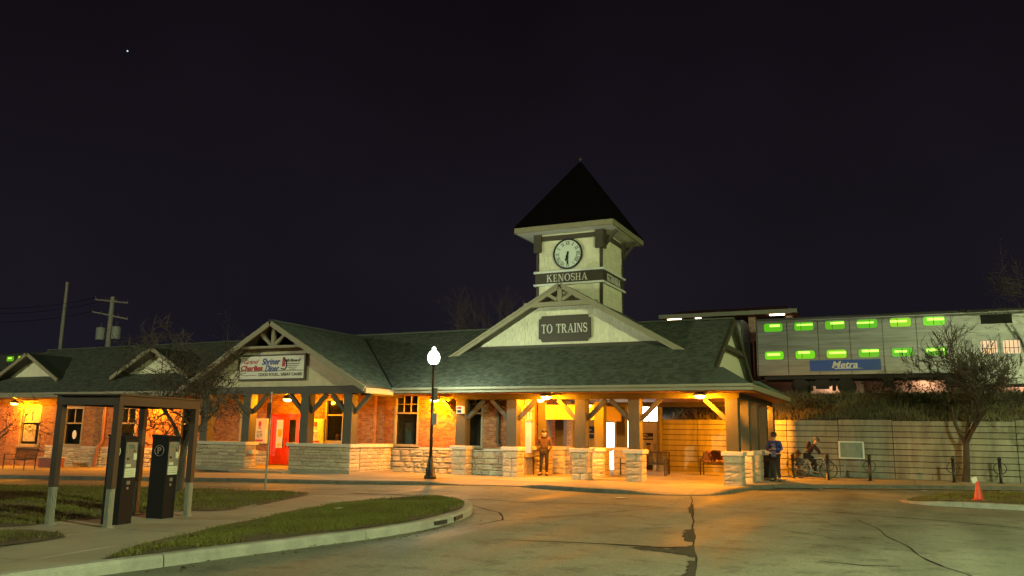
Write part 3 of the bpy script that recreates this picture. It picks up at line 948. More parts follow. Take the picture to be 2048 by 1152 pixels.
def window(o, u, n, w, h, z0, lites=(3, 2), parent=STN, fm=None, upper=0.38, extra=None, lit=None):
    """double-hung window: frame, meeting rail, glazing bars above, one pane below, stone sill"""
    u = Vector((u[0], u[1], 0)); n = Vector((n[0], n[1], 0)); fm = fm or M_TRIM
    O = Vector((o[0], o[1], 0))
    def bx(b, u0, u1, a, c, d0, d1):
        p = O + u * u0 + n * d0; q = O + u * u1 + n * d0
        b.prism([(p.x, p.y, a), (q.x, q.y, a), (q.x, q.y, c), (p.x, p.y, c)], n * (d1 - d0))
    f = MB(); t = 0.085
    bx(f, 0, t, z0, z0 + h, -.12, .035); bx(f, w - t, w, z0, z0 + h, -.12, .035); bx(f, t, w - t, z0 + h - t, z0 + h, -.12, .033); bx(f, t, w - t, z0, z0 + t * .8, -.12, .037)
    W = f.build('window', fm, parent)
    zu = z0 + h * (1 - upper)
    s = MB(); bx(s, t, w - t, zu - .035, zu + .035, -.08, -.01); s.build('meeting_rail', fm, W)
    nx, nz = lites
    for i in range(1, nx):
        x = t + (w - 2 * t) * i / nx
        s = MB(); bx(s, x - .016, x + .016, zu + .035, z0 + h - t, -.075, -.02); s.build('glazing_bar', fm, W)
    for j in range(1, nz):
        z = zu + (z0 + h - t - zu) * j / nz
        s = MB(); bx(s, t, w - t, z - .016, z + .016, -.072, -.023); s.build('glazing_bar', fm, W)
    g = MB(); bx(g, t, w - t, z0 + t * .8, z0 + h - t, -.095, -.085); g.build('pane', lit or M_GLASS, W)
    s = MB(); bx(s, -.08, w + .08, z0 - .09, z0 - .005, -.1, .09); s.build('sill', M_TRIM, W)
    return W

ZE = 3.42          # eave height
PITCH = 0.583
EY = 27.2          # front eave line
RY = 32.0          # main ridge line
def main_z(y): return ZE + PITCH * (y - EY)
WY = 28.75         # brick face of the main front

# --- front wall right of the porch, with stone base
WX0, WX1 = -20.6, -13.6
MAINH = [(1.5, 2.7, 1.16, 3.30), (4.6, 5.65, 1.16, 3.30)]
w1 = wall('front_wall', (WX0, WY), (1, 0), (0, -1), WX1 - WX0, 0.0, 3.6, .3, MAINH, M_MORTAR)
bricks((WX0, WY), (1, 0), (0, -1), WX1 - WX0, 1.13, 3.3, MAINH, w1)
stones((WX0 + .7, WY), (1, 0), (0, -1), WX1 - WX0 - .7, .10, 1.02, w1, 4, .28, .75, proud=.06)
MB().box(WX0 + .66, WX1 + .03, WY - .09, WY - .001, 1.03, 1.125).build('stone_course', M_CAP, w1)
window((WX0 + 1.5, WY), (1, 0), (0, -1), 1.2, 2.14, 1.16)
window((WX0 + 4.6, WY), (1, 0), (0, -1), 1.05, 2.14, 1.16)
# pilaster beside the porch
pl = wall('pilaster', (-20.62, WY - .16), (1, 0), (0, -1), .62, .05, 3.35, .16, [], M_MORTAR)
bricks((-20.62, WY - .16), (1, 0), (0, -1), .62, .1, 3.3, [], pl)
bricks((-20.0, WY - .16), (0, 1), (1, 0), .16, .1, 3.3, [], pl)
# side wall of the passage and the wall at its end
SIDEH = [(.9, 1.9, .9, 3.1), (2.6, 3.6, .15, 2.4)]
w2 = wall('side_wall', (WX1, WY + .001), (0, 1), (1, 0), 5.6, 0.0, 3.6, .3, SIDEH, M_MORTAR)
bricks((WX1, WY), (0, 1), (1, 0), 5.6, 1.13, 3.25, SIDEH, w2)
stones((WX1, WY), (0, 1), (1, 0), .85, .10, 1.02, w2, 4, .28, .6, proud=.05)
M_LOBBY = emit('lobby_window_light', (.8, 0.74, 0.60), 0.32)
window((WX1, WY + .9), (0, 1), (1, 0), 1.0, 2.2, .9, fm=M_TRIM, lit=M_LOBBY)
window((WX1, WY + 2.6), (0, 1), (1, 0), 1.0, 2.25, .15, fm=M_TRIM, upper=.25, lit=M_LOBBY)
# stone column that ends the side wall
sc_ = wall('stone_column', (WX1 + .12, WY + 5.0), (0, 1), (1, 0), .65, .1, 3.3, .42, [], M_MORTAR)
stones((WX1 + .12, WY + 5.0), (0, 1), (1, 0), .65, .12, 3.2, sc_, 11, .5, .7, proud=.03)
stones((WX1 - .3, WY + 5.0), (1, 0), (0, -1), .42, .12, 3.2, sc_, 11, .4, .5, proud=.03)

# --- diner porch: back wall, doors, half walls, posts
PX0, PX1 = -27.6, -20.6
DOORH = [(2.02, 3.6, .22, 2.45), (.1, .85, 1.15, 3.1), (4.95, 5.95, 1.25, 3.1)]
w4 = wall('porch_wall', (PX0, WY), (1, 0), (0, -1), PX1 - PX0, -.2, 3.6, .3, DOORH, M_MORTAR)
bricks((PX0, WY), (1, 0), (0, -1), PX1 - PX0, .82, 3.3, DOORH, w4)
stones((PX0, WY), (1, 0), (0, -1), 1.95, .15, .8, w4, 3, .3, .7, proud=.04)
stones((PX0 + 3.7, WY), (1, 0), (0, -1), 3.3, .15, .8, w4, 3, .3, .7, proud=.04)
M_DINERL = emit('diner_window_light', (0.62, 0.55, 0.22), 0.55)
window((PX0 + .1, WY), (1, 0), (0, -1), .75, 1.95, 1.15, lites=(1, 1), lit=M_DINERL)
window((PX0 + 4.95, WY), (1, 0), (0, -1), 1.0, 1.85, 1.25, lites=(1, 1))
# red double doors
df = MB()
dx0, dx1 = PX0 + 2.02, PX0 + 3.6
df.box(dx0, dx0 + .07, WY - .05, WY + .1, .22, 2.45).box(dx1 - .07, dx1, WY - .05, WY + .1, .22, 2.45).box(dx0 + .07, dx1 - .07, WY - .05, WY + .1, 2.37, 2.45)
df.build('door_frame', M_RED, STN)
for k in range(2):
    a = dx0 + .08 + k * .72; b_ = a + .70
    d = MB()
    d.box(a, a + .16, WY + .0, WY + .05, .24, 2.36).box(b_ - .16, b_, WY + .0, WY + .05, .24, 2.36).box(a + .16, b_ - .16, WY, WY + .05, .24, .95).box(a + .16, b_ - .16, WY, WY + .05, 2.18, 2.36)
    D = d.build('red_door', M_RED, STN)
    MB().box(a + .16, b_ - .16, WY + .018, WY + .03, .95, 2.18).build('pane', M_GLASS if k else M_DINERL, D)
    for q in range(2):
        xx = a + .13 + q * .24
        MB().box(xx, xx + .2, WY - .015, WY + .001, .36, .50).build('raised_panel', M_RED, D)
        MB().box(xx, xx + .2, WY - .015, WY + .001, .56, .86).build('raised_panel', M_RED, D)
    MB().tube([(b_ - .08 if k == 0 else a + .08, WY - .06, 1.0), (b_ - .08 if k == 0 else a + .08, WY - .06, 1.4)], .016, 6).bar((b_ - .08 if k == 0 else a + .08, WY - .06, 1.05), (b_ - .08 if k == 0 else a + .08, WY, 1.05), .02, .02).bar((b_ - .08 if k == 0 else a + .08, WY - .06, 1.35), (b_ - .08 if k == 0 else a + .08, WY, 1.35), .02, .02).build('door_handle', M_BLACK, D)
    if k == 0:
        MB().box(a + .26, b_ - .22, WY + .004, WY + .012, 1.45, 1.75).build('notice', mat('yellow_paper', (.62, .40, .05), .8, namt=.05), D)
        MB().box(a + .24, b_ - .24, WY + .004, WY + .012, 1.02, 1.14).build('notice', M_PAPER, D)
# porch floor and step
MB().box(-27.2, -19.0, 25.7, WY, .06, .20).build('porch_floor', M_CONC, STN)
MB().box(-24.5, -21.75, 25.15, 25.69, .06, .165).build('porch_step', M_CONC, STN)
# half walls of stone
def half_wall(x0, x1, y0, y1):
    h = MB().box(x0 + .04, x1 - .04, y0 + .04, y1, .02, 1.10).build('half_wall', M_MORTAR, STN)
    stones((x0 + .03, y0 + .04), (1, 0), (0, -1), x1 - x0 - .06, .08, 1.10, h, 7, .35, .95, proud=.018, split=.05)
    stones((x1 - .04, y0 + .03), (0, 1), (1, 0), y1 - y0 - .03, .08, 1.10, h, 7, .3, .5, proud=.018, split=.05)
    stones((x0 + .04, y1), (0, -1), (-1, 0), y1 - y0 - .03, .08, 1.10, h, 7, .3, .5, proud=.018, split=.05)
    MB().box(x0 - .07, x1 + .07, y0 - .07, y1 + .03, 1.105, 1.235).build('cap', M_CAP, h, bevel=.02)
half_wall(-27.15, -24.25, 25.75, 26.4)
half_wall(-22.05, -19.05, 25.75, 26.4)
half_wall(-19.65, -19.051, 26.41, WY - .2)
MB().box(-24.5, -24.0, 25.9, 26.25, .75, .9).build('ledge', M_CAP, STN)

def post(x, y, z0, z1, s=.42, braces=('l', 'r'), bl=.72, m=None):
    p = MB().box(x - s / 2, x + s / 2, y - s / 2, y + s / 2, z0, z1).build('post', m or M_POST, STN, bevel=.015)
    dirs = {'l': (-1, 0), 'r': (1, 0), 'f': (0, -1), 'b': (0, 1)}
    for c in braces:
        dx, dy = dirs[c]
        MB().bar((x + dx * s / 2, y + dy * s / 2, z1 - bl), (x + dx * (s / 2 + bl), y + dy * (s / 2 + bl), z1 - .02), .15, .15).build('brace', m or M_POST, p)
    return p
for x in (-26.75, -24.45, -21.45, -19.35):
    post(x, 26.08, 1.235, 3.16, .40, ('l', 'r') if x not in (-26.75,) else ('r',))
MB().box(-27.2, -18.55, 25.86, 26.2, 3.16, 3.44).build('porch_beam', M_BROWN, STN)
MB().box(-27.2, -18.6, 26.2, WY - .01, 3.36, 3.42).build('porch_ceiling', M_SOFFIT, STN)
for x in (-27.05, -18.85): MB().box(x - .15, x + .15, 26.21, WY - .01, 3.1, 3.355).build('porch_beam', M_BROWN, STN)

M_UPW0 = mat('pale_frame', (.35, .38, .30), .6)
# --- left wing
GX0 = -46.0
WINGH = [(3.0, 4.65, .75, 2.85), (6.5, 7.95, .80, 2.75), (10.5, 11.8, .85, 2.75), (14.8, 16.0, .85, 2.75)]
w5 = wall('wing_wall', (GX0, WY), (1, 0), (0, -1), PX0 - GX0 + .02, -.6, 3.4, .3, WINGH, M_MORTAR)
bricks((GX0, WY), (1, 0), (0, -1), PX0 - GX0, .78, 3.1, WINGH, w5)
bricks((GX0, WY), (1, 0), (0, -1), 5.2, -.4, .78, WINGH, w5)
stones((GX0 + 5.25, WY), (1, 0), (0, -1), PX0 - GX0 - 5.25, -.33, .70, w5, 5, .3, .8, proud=.05)
MB().box(GX0 + 5.25, PX0, WY - .075, WY - .001, .70, .78).build('stone_course', M_CAP, w5)
for h in WINGH:
    window((GX0 + h[0], WY), (1, 0), (0, -1), h[1] - h[0], h[3] - h[2], h[2], lites=(2, 1), upper=.42)
M_BOARDUP = mat('window_board', (.20, .18, .14), .7, namt=.06)
MB().box(GX0 + 3.1, GX0 + 4.55, WY + .06, WY + .075, 1.95, 2.75).build('blind', M_BOARDUP, STN)
MB().box(GX0 + 3.2, GX0 + 4.2, WY + .06, WY + .075, .95, 1.85).build('blind', mat('pale_blind', (.24, .23, .19), .8), STN)
MB().lathe([(.001, 0), (.16, 0), (.16, .01), (.001, .011)], (0, 0, 0), 20, 1, 1.4).xf(Matrix.Translation((GX0 + 7.3, WY + .05, 1.35)) @ Matrix.Rotation(R(90), 4, 'X')).build('window_sticker', M_WHITE, STN)
dsp = MB().tube([(-36.4, WY - .10, 3.1), (-36.4, WY - .10, 1.0), (-36.55, WY - .2, .75), (-36.7, WY - .24, -.3)], .075, 8)
dsp.build('wall_pipe', mat('downspout_paint', (.20, .075, .04), .5, namt=.08), STN)
MB().tube([(-14.25, WY - .10, 3.2), (-14.25, WY - .10, 1.35), (-14.1, WY - .14, 1.25)], .06, 8).build('wall_pipe', M_POST, STN)  # pipe put in for a dark shadow strip down the bricks
# building mass behind, so nothing is hollow
MB().box(GX0, WX1 - .31, WY + .6, 34.3, -.6, 3.3).build('rear_block', M_MORTAR, STN)

# things just inside the windows
M_DIM = emit('dim_interior', (.20, .42, .34), .16)
M_DIM2 = emit('dim_lamp_glow', (1.0, .75, .4), .25)
M_INT = mat('interior_wall', (.20, .15, .09), .9, namt=.1)
MB().box(WX0 + 1.6, WX0 + 2.7, WY + .56, WY + .595, 1.2, 3.3).build('interior_wall', M_INT, STN)
MB().box(WX0 + 1.75, WX0 + 2.15, WY + .45, WY + .55, 1.25, 2.1).build('interior_frame', M_UPW0, STN)
MB().box(WX0 + 1.82, WX0 + 2.08, WY + .44, WY + .449, 1.25, 1.75).build('interior_screen', M_DIM, STN)
MB().box(WX0 + 4.7, WX0 + 5.6, WY + .5, WY + .59, 1.2, 3.3).build('interior_wall', M_INT, STN)
MB().box(PX0 + 5.05, PX0 + 5.9, WY + .5, WY + .59, 1.3, 3.1).build('interior_wall', M_INT, STN)
MB().ball((PX0 + 5.45, WY + .3, 1.45), .13, 10, 7, (1, 1, 1.4)).build('interior_ornament', mat('pink_ornament', (.5, .2, .15), .6), STN)
MB().box(GX0 + 6.6, GX0 + 7.9, WY + .5, WY + .59, .85, 2.7).build('interior_wall', M_INT, STN)
MB().box(GX0 + 7.0, GX0 + 7.6, WY + .35, WY + .49, 1.2, 2.0).build('interior_cabinet', M_BROWN, STN)
# --- roofs
def roof_slab(pts, th, name, m=M_SHING):
    b = MB(); b.prism(pts, (0, 0, -th)); return b.build(name, m, STN)
def shingles(o, u, v, n, Lu, Lv, par, ok, course=.125, wid=.19):
    """shingles on a slope: o = eave corner, u along the eave, v up the slope, n normal"""
    u = Vector(u).normalized(); v = Vector(v).normalized(); n = Vector(n).normalized(); o = Vector(o)
    tilt = .035
    v2 = (v - n * tilt).normalized(); n2 = (n + v * tilt).normalized()
    for r in range(int(Lv / course)):
        x = -wid * random.random()
        while x < Lu:
            l = wid * random.uniform(.75, 1.2)
            c = o + u * (x + l / 2) + v * ((r + .6) * course)
            if ok(c.x, c.y, c.z):
                c2 = c + n * (.022 + random.uniform(0, .005))
                SH.append((0, frame_m(c2, u, n2, v2, l - .012, .012, course * 1.25), par))
            x += l
YS = math.hypot(1, PITCH)
XR = -5.72; XH = -4.4
mr = roof_slab([(GX0, EY, ZE), (XH, EY, ZE), (-5.5, 28.3, 4.062), (XR, 28.3, 4.062), (XR, RY, main_z(RY)), (GX0, RY, main_z(RY))], .12, 'main_roof')
roof_slab([(GX0, 36.8, ZE), (XH, 36.8, ZE), (-5.5, 35.7, 4.062), (XR, 35.7, 4.062), (XR, RY, main_z(RY)), (GX0, RY, main_z(RY))], .12, 'main_roof')
roof_slab([(XH, EY, ZE), (XH, 36.8, ZE), (-6.0, 35.7, 4.058), (-6.0, 28.3, 4.058)], .12, 'hip_roof')
MB().bar((GX0, RY, main_z(RY) + .03), (XR - .02, RY, main_z(RY) + .03), .3, .07).build('ridge_cap', M_SHING, STN)
# porch roof
PRX, PRZ, PRH = -22.9, 6.05, 4.75
PSL = .565
PFY = 25.25
def porch_z(x): return PRZ - PSL * abs(x - PRX)
def ymeet(x): return EY + (porch_z(x) - ZE) / PITCH
for s in (-1, 1):
    xe = PRX + s * PRH
    roof_slab([(PRX, PFY, PRZ), (xe, PFY, porch_z(xe)), (xe, ymeet(xe), porch_z(xe)), (PRX, ymeet(PRX), PRZ)], .12, 'porch_roof', M_BROWN)  # dark brown underside holds the shade below the rake overhang as colour
MB().bar((PRX, PFY, PRZ + .03), (PRX, ymeet(PRX), PRZ + .03), .26, .07).build('ridge_cap', M_SHING, STN)
# cross gable over the entrance
CGX, CGZ, CGS, CGY = -12.1, 7.66, .572, 29.68
def cg_z(x): return CGZ - CGS * abs(x - CGX)
for s in (-1, 1):
    xe = CGX + s * 5.08
    ym = EY + (cg_z(xe) - ZE) / PITCH
    roof_slab([(CGX, CGY, CGZ), (xe, CGY, cg_z(xe)), (xe, 34.4, cg_z(xe)), (CGX, 34.4, CGZ)], .14, 'cross_roof', M_BROWN)  # brown slab: shade under the gable overhang put into its colour
def main_ok(x, y, z):
    if x > XH - (y - EY) - .05 and y < 28.3: return False
    if x > XR - .05 or y > RY - .05: return False
    if abs(x - PRX) < PRH + .02 and porch_z(x) > main_z(y) - .01: return False
    if y > 30.0 and cg_z(x) > main_z(y): return False
    for dx_ in (-42.4, -33.05):
        if abs(x - dx_) < 2.7 and 5.62 - .53 * abs(x - dx_) > main_z(y) and y > 28.4: return False
    return True
shingles((GX0, EY, ZE), (1, 0, 0), (0, 1, PITCH), (0, -PITCH, 1), XH - GX0, 5.56, mr, main_ok)
pr = [o for o in STN.children if o.name.startswith('porch_roof')]
shingles((PRX + PRH, PFY, porch_z(PRX + PRH)), (0, 1, 0), (-1, 0, PSL), (PSL, 0, 1), 6.6, 5.4, pr[1], lambda x, y, z: porch_z(x) > main_z(y) - .02 and y > PFY + .03 and x > PRX)
cr = [o for o in STN.children if o.name.startswith('cross_roof')]
shingles((CGX + 5.08, CGY, cg_z(CGX + 5.08)), (0, 1, 0), (-1, 0, CGS), (CGS, 0, 1), 4.5, 5.8, cr[1], lambda x, y, z: cg_z(x) > main_z(y) and x > CGX and y > CGY + .03 and not (x < -10.75 and y > 30.95), course=.125, wid=.19)
for xc_, zf_, hw_ in ((PRX, porch_z, PRH - .1),):
    for s_ in (-1, 1):
        p0 = Vector((xc_, EY + (zf_(xc_) - ZE) / PITCH, zf_(xc_) + .035)); xe = xc_ + s_ * hw_
        p1 = Vector((xe, EY + (zf_(xe) - ZE) / PITCH, zf_(xe) + .035))
        MB().bar(p0, p1, .24, .03).build('valley_flashing', M_BLACK, STN)
# fascias, gutter and eave soffits
MB().box(-18.3, XH, EY - .05, EY - .001, 3.22, 3.40).build('fascia', M_FASCIA, STN)
MB().box(-18.2, XH + .05, EY - .13, EY - .051, 3.335, 3.425).build('gutter', M_FASCIA, STN)
MB().box(XH + .001, XH + .05, EY - .05, 36.8, 3.22, 3.40).build('fascia', M_TRIM, STN)
MB().box(GX0, -27.7, EY - .05, EY - .001, 3.20, 3.40).build('fascia', M_FASCIA, STN)
MB().box(GX0, -27.7, EY - .13, EY - .051, 3.32, 3.425).build('gutter', M_FASCIA, STN)
MB().box(GX0, -27.65, EY, WY - .02, 3.16, 3.22).build('eave_soffit', M_SOFFIT, STN)
MB().box(-18.6, -16.2, EY, WY - .02, 3.18, 3.22).build('eave_soffit', M_SOFFIT, STN)
nb = 0
y = EY + .02
while y < 36.7:
    MB().box(-16.2 if y < WY - .25 else (WX1 + .02 if y < 34.4 else -16), XH - .02, y, y + .185, 3.19 + random.uniform(0, .006), 3.215).build('soffit_board', M_SOFFIT, STN)
    y += .2
# gablet at the right end of the ridge
gm = MB()
gm.prism([(-6.0, 28.45, 4.06), (-6.0, 35.55, 4.06), (-6.0, RY, 6.1)], (-.1, 0, 0)).build('gablet_wall', M_CREAM, STN)
for s in (-1, 1):
    MB().bar((-5.76, RY + s * 3.75, 3.98), (-5.76, RY, 6.12), .10, .22, (0, 0, 1)).build('rake_board', M_BROWN, STN)
MB().bar((-5.8, RY - 1.9, 5.0), (-5.8, RY + 1.9, 5.0), .12, .16).build('collar_beam', M_BROWN, STN)

# --- piers and posts of the canopy
def pier(x, y, s=.62, z0=.08, z1=1.08, sides='frl', braces=('l', 'r'), pz=3.0, ps=.42, pm=None):
    p = MB().box(x - s / 2 + .03, x + s / 2 - .03, y - s / 2 + .03, y + s / 2 - .03, z0, z1).build('pier', M_MORTAR, STN)
    a = s / 2 - .03
    if 'f' in sides: stones((x - a - .01, y - a), (1, 0), (0, -1), 2 * a + .02, z0, z1, p, 4, .3, .62, proud=.022, split=.05)
    if 'r' in sides: stones((x + a, y - a - .01), (0, 1), (1, 0), 2 * a + .02, z0, z1, p, 4, .3, .62, proud=.022, split=.05)
    if 'l' in sides: stones((x - a, y + a + .01), (0, -1), (-1, 0), 2 * a + .02, z0, z1, p, 4, .3, .62, proud=.022, split=.05)
    q = s / 2 + .055
    MB().box(x - q, x + q, y - q, y + q, z1, z1 + .15).build('cap', M_CAP, p, bevel=.03)
    post(x, y, z1 + .15, pz, ps, braces, m=pm)
FP = [-15.65, -13.45, -10.68, -8.66, -5.25]
for i, x in enumerate(FP):
    pier(x, 28.38, braces=('l', 'r') if i < 4 else ('l',))
for y in (30.15, 32.0, 34.2):
    pier(-5.2, y, sides='frl', braces=())
pier(-5.2, 36.2, braces=())
MB().box(-16.0, -5.0, 28.22, 28.54, 3.0, 3.185).build('plate_beam', M_POST, STN)
MB().box(-5.36, -5.05, 28.55, 36.4, 3.0, 3.185).build('plate_beam', M_POST, STN)
MB().box(-12.6, -5.4, 36.2, 36.5, 3.0, 3.185).build('plate_beam', M_POST, STN)
# inner piers (feet of the clock tower) and the header between them
INN = [(-13.22, 30.75), (-10.75, 30.6), (-13.10, 32.3), (-10.65, 33.0)]
for x, y in INN:
    pier(x, y, s=.6, braces=(), ps=.38)
M_HEAD = mat('header_board', (.40, .30, .14), .6, nscale=2, namt=.06)
MB().box(-13.05, -10.95, 30.52, 30.78, 2.30, 2.88).build('header_beam', M_HEAD, STN)
MB().box(-10.78, -10.6, 30.82, 32.78, 2.27, 2.84).build('header_beam', M_HEAD, STN)

# --- gable over the entrance: shingled wall, trim, rakes, truss
GWY = 30.32
def tri_wall(name, xc, zt, sl, y, zb, th, m, par=STN, top=None):
    h = (zt - zb) / sl
    if top:
        k = (zt - top) / sl
        pts = [(xc - h, y, zb), (xc + h, y, zb), (xc + k, y, top), (xc - k, y, top)]
    else: pts = [(xc - h, y, zb), (xc + h, y, zb), (xc, y, zt)]
    return MB().prism(pts, (0, th, 0)).build(name, m, par)
gw = tri_wall('gable_wall', CGX, CGZ - .14, CGS, GWY + .03, 5.0, .15, M_CREAM)
z = 5.30; r = 0
while z < CGZ - .3:
    hw = (CGZ - .16 - z) / CGS
    x = CGX - hw + random.uniform(0, .1)
    while x < CGX + hw - .05:
        l = random.uniform(.13, .30); l = min(l, CGX + hw - x)
        hh = .21
        if l > .05:
            dz = random.uniform(-.018, .018)
            u_ = Vector((1, 0, 0)); n_ = Vector((0, -1, .06)).normalized(); v_ = Vector((0, .06, 1)).normalized()
            CS.append((0, frame_m((x + l / 2, GWY + .018, z + hh / 2 - .01 + dz), u_, n_, v_, l - .008, .018, hh + .02), gw))
        x += l
    z += .195; r += 1
MB().box(-16.5, -7.7, GWY - .10, GWY + .02, 5.14, 5.28).build('bottom_trim', M_BROWN, STN)
for s in (-1, 1):
    e_ = 5.1
    zz = -.085
    MB().bar((CGX + s * e_, CGY - .03, cg_z(CGX + s * e_) + zz), (CGX + s * .06, CGY - .03, CGZ - .03 + zz), .09, .21, (0, 0, 1)).build('rake_board', M_TRIM, STN)
    MB().bar((CGX + s * e_, CGY - .09, cg_z(CGX + s * e_) + zz + .08), (CGX + s * .03, CGY - .09, CGZ - .015 + zz + .08), .05, .08, (0, 0, 1)).build('rake_trim', M_TRIM, STN)
    MB().bar((CGX + s * .12, CGY, 6.98), (CGX + s * .62, CGY, 7.30), .13, .14, (0, 1, 0)).build('truss_strut', M_TRIM, STN)
MB().box(CGX - 1.55, CGX + 1.55, CGY - .08, CGY + .10, 6.74, 6.92).build('collar_beam', M_TRIM, STN)
MB().box(CGX - .09, CGX + .09, CGY - .075, CGY + .075, 6.93, 7.50).build('king_post', M_TRIM, STN)

# --- porch gable
tri_wall('porch_gable_wall', PRX, PRZ - .12, PSL, 25.92, 3.46, .12, M_STUCCO, top=5.05)
MB().box(PRX - 1.75, PRX + 1.75, 25.72, 25.9, 4.93, 5.08).build('collar_beam', M_TRIM, STN)
MB().box(PRX - .08, PRX + .08, 25.42, 25.56, 5.08, 5.85).build('king_post', M_TRIM, STN)
MB().box(PRX - 1.6, PRX + 1.6, 25.4, 25.58, 4.98, 5.08).build('collar_beam', M_TRIM, STN)
for s in (-1, 1):
    MB().bar((PRX + s * .1, 25.49, 5.12), (PRX + s * .62, 25.49, 5.55), .12, .12, (0, 1, 0)).build('truss_strut', M_TRIM, STN)
    xe = PRX + s * (PRH + .02)
    MB().bar((xe, PFY - .03, porch_z(xe) - .07), (PRX + s * .05, PFY - .03, PRZ - .10), .08, .20, (0, 0, 1)).build('rake_board', M_TRIM, STN)
    # eaves beside the porch
    MB().box(xe - .04, xe + .04, PFY, 27.1, porch_z(xe) - .22, porch_z(xe) - .02).build('fascia', M_FASCIA, STN)
MB().prism([(PRX + .1, 26.6, 5.1), (PRX + 1.35, 26.6, 5.1), (PRX + .1, 26.6, 5.75)], (0, .06, 0)).build('attic_board', M_STUCCO, STN)

# --- dormers on the wing roof
for dcx in (-42.4, -33.05):
    zt, sl, yf = 5.62, .53, 28.25
    zb = main_z(28.9)
    for s in (-1, 1):
        xe = dcx + s * 2.7
        zl = zt - sl * 2.7
        ym = EY + (zl - ZE) / PITCH
        yt = EY + (zt - ZE) / PITCH
        b = MB(); b.prism([(dcx, yf, zt), (xe, yf, zl), (xe, max(ym, yf + .02), zl), (dcx, yt, zt)], (0, 0, -.1)); b.build('dormer_roof', M_SHING, STN)
        b = MB(); b.prism([(dcx, yf + .01, zt - .102), (xe, yf + .01, zl - .102), (xe, 28.84, zl - .102), (dcx, 28.84, zt - .102)], (0, 0, -.02)); b.build('dormer_shade_soffit', M_BROWN, STN)  # added dark sheet, coloured as the shade under the dormer overhang
        MB().bar((xe, yf - .03, zl - .06), (dcx + s * .05, yf - .03, zt - .08), .08, .18, (0, 0, 1)).build('rake_board', M_TRIM, STN)
    tri_wall('dormer_wall', dcx, zt - .11, sl, 28.85, zb - .02, .1, M_CREAM)

# --- sockets for the shared pieces
pieces('brick', [ME_BRICK], BR, 300, 'bricks', STN)
pieces('stone', ME_STONES, ST, 300, 'stonework', STN)
pieces('shingle', [ME_SHINGLE], SH, 300, 'shingles', STN)
pieces('siding_shingle', [ME_CREAM], CS, 300, 'siding_shingles', STN)

# ------------------------------------------------------------------ the clock tower
TX0, TX1, TY0, TY1 = -13.7, -10.8, 31.0, 33.75
TW = thing('clock_tower', 'square cream clock tower with steep dark pyramid roof and round white clock', 'clock tower', ((TX0 + TX1) / 2, (TY0 + TY1) / 2, 5.0))
tcx, tcy = (TX0 + TX1) / 2, (TY0 + TY1) / 2
tw = MB().box(TX0 + .03, TX1 - .03, TY0 + .03, TY1 - .03, 4.6, 10.1).build('tower_wall', M_CREAM, TW)
TS = []
def tower_siding(o, u, n, L_, z0, z1):
    u = Vector((u[0], u[1], 0)); n = Vector((n[0], n[1], 0))
    z = z0
    while z < z1 - .05:
        x = .1
        while x < L_ - .1:
            l = min(random.uniform(.13, .3), L_ - .1 - x)
            if l > .04:
                n_ = (n + Vector((0, 0, .06))).normalized(); v_ = (Vector((0, 0, 1)) - n * .06).normalized()
                c = Vector((o[0], o[1], z + .1 + random.uniform(-.012, .012))) + u * (x + l / 2) - n * .018
                TS.append((0, frame_m(c, u, n_, v_, l - .008, .018, .215), tw))
            x += l
        z += .195
for z0, z1 in ((4.7, 7.8), (8.5, 9.95)):
    tower_siding((TX0, TY0), (1, 0), (0, -1), TX1 - TX0, z0, z1)
    tower_siding((TX1, TY0), (0, 1), (1, 0), TY1 - TY0, z0, z1)
pieces('siding_shingle', [ME_CREAM], TS, 300, 'siding_shingles', TW)
for x in (TX0, TX1):
    for y in (TY0, TY1):
        sx = 1 if x == TX0 else -1; sy = 1 if y == TY0 else -1
        for z0, z1 in ((4.6, 7.84), (8.46, 10.0)):
            MB().box(min(x - .02 * sx, x + .09 * sx), max(x - .02 * sx, x + .09 * sx), min(y - .02 * sy, y + .09 * sy), max(y - .02 * sy, y + .09 * sy), z0, z1).build('corner_board', M_BROWN, TW)
MB().box(TX0 - .05, TX1 + .05, TY0 - .05, TY1 + .05, 7.92, 8.38).build('name_band', M_BROWN, TW)
for z0 in (7.84, 8.38):
    MB().box(TX0 - .11, TX1 + .11, TY0 - .11, TY1 + .11, z0, z0 + .08).build('band_trim', M_WHITE, TW)
put(serif_text('KENOSHA', .30, 1.85, .012), (tcx - .05, TY0 - .052, 8.15)).build('lettering', M_LET, TW)
put(serif_text('KENOSHA', .30, 1.75, .012), (TX1 + .052, tcy, 8.15), R(90)).build('lettering', M_LET, TW)
# eave, soffit, pyramid
OV = .72
MB().box(TX0 - OV + .02, TX1 + OV - .02, TY0 - OV + .02, TY1 + OV - .02, 10.06, 10.10).build('soffit', M_WHITE, TW)
for a in (((TX0 - OV, TY0 - OV), (TX1 + OV, TY0 - OV)), ((TX1 + OV, TY0 - OV), (TX1 + OV, TY1 + OV)), ((TX1 + OV, TY1 + OV), (TX0 - OV, TY1 + OV)), ((TX0 - OV, TY1 + OV), (TX0 - OV, TY0 - OV))):
    MB().bar((*a[0], 10.17), (*a[1], 10.17), .06, .24).build('fascia', M_TRIM, TW)
q = OV + .06
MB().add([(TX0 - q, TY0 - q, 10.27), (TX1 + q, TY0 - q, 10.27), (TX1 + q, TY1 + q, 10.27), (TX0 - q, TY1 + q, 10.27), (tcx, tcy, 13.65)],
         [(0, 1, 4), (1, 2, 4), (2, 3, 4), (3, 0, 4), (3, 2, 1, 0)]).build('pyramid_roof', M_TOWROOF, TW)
MB().tube([(tcx, tcy, 13.5), (tcx, tcy, 13.85)], [.05, .01], 6).ball((tcx, tcy, 13.72), .07, 8, 6).build('finial', M_BROWN, TW)
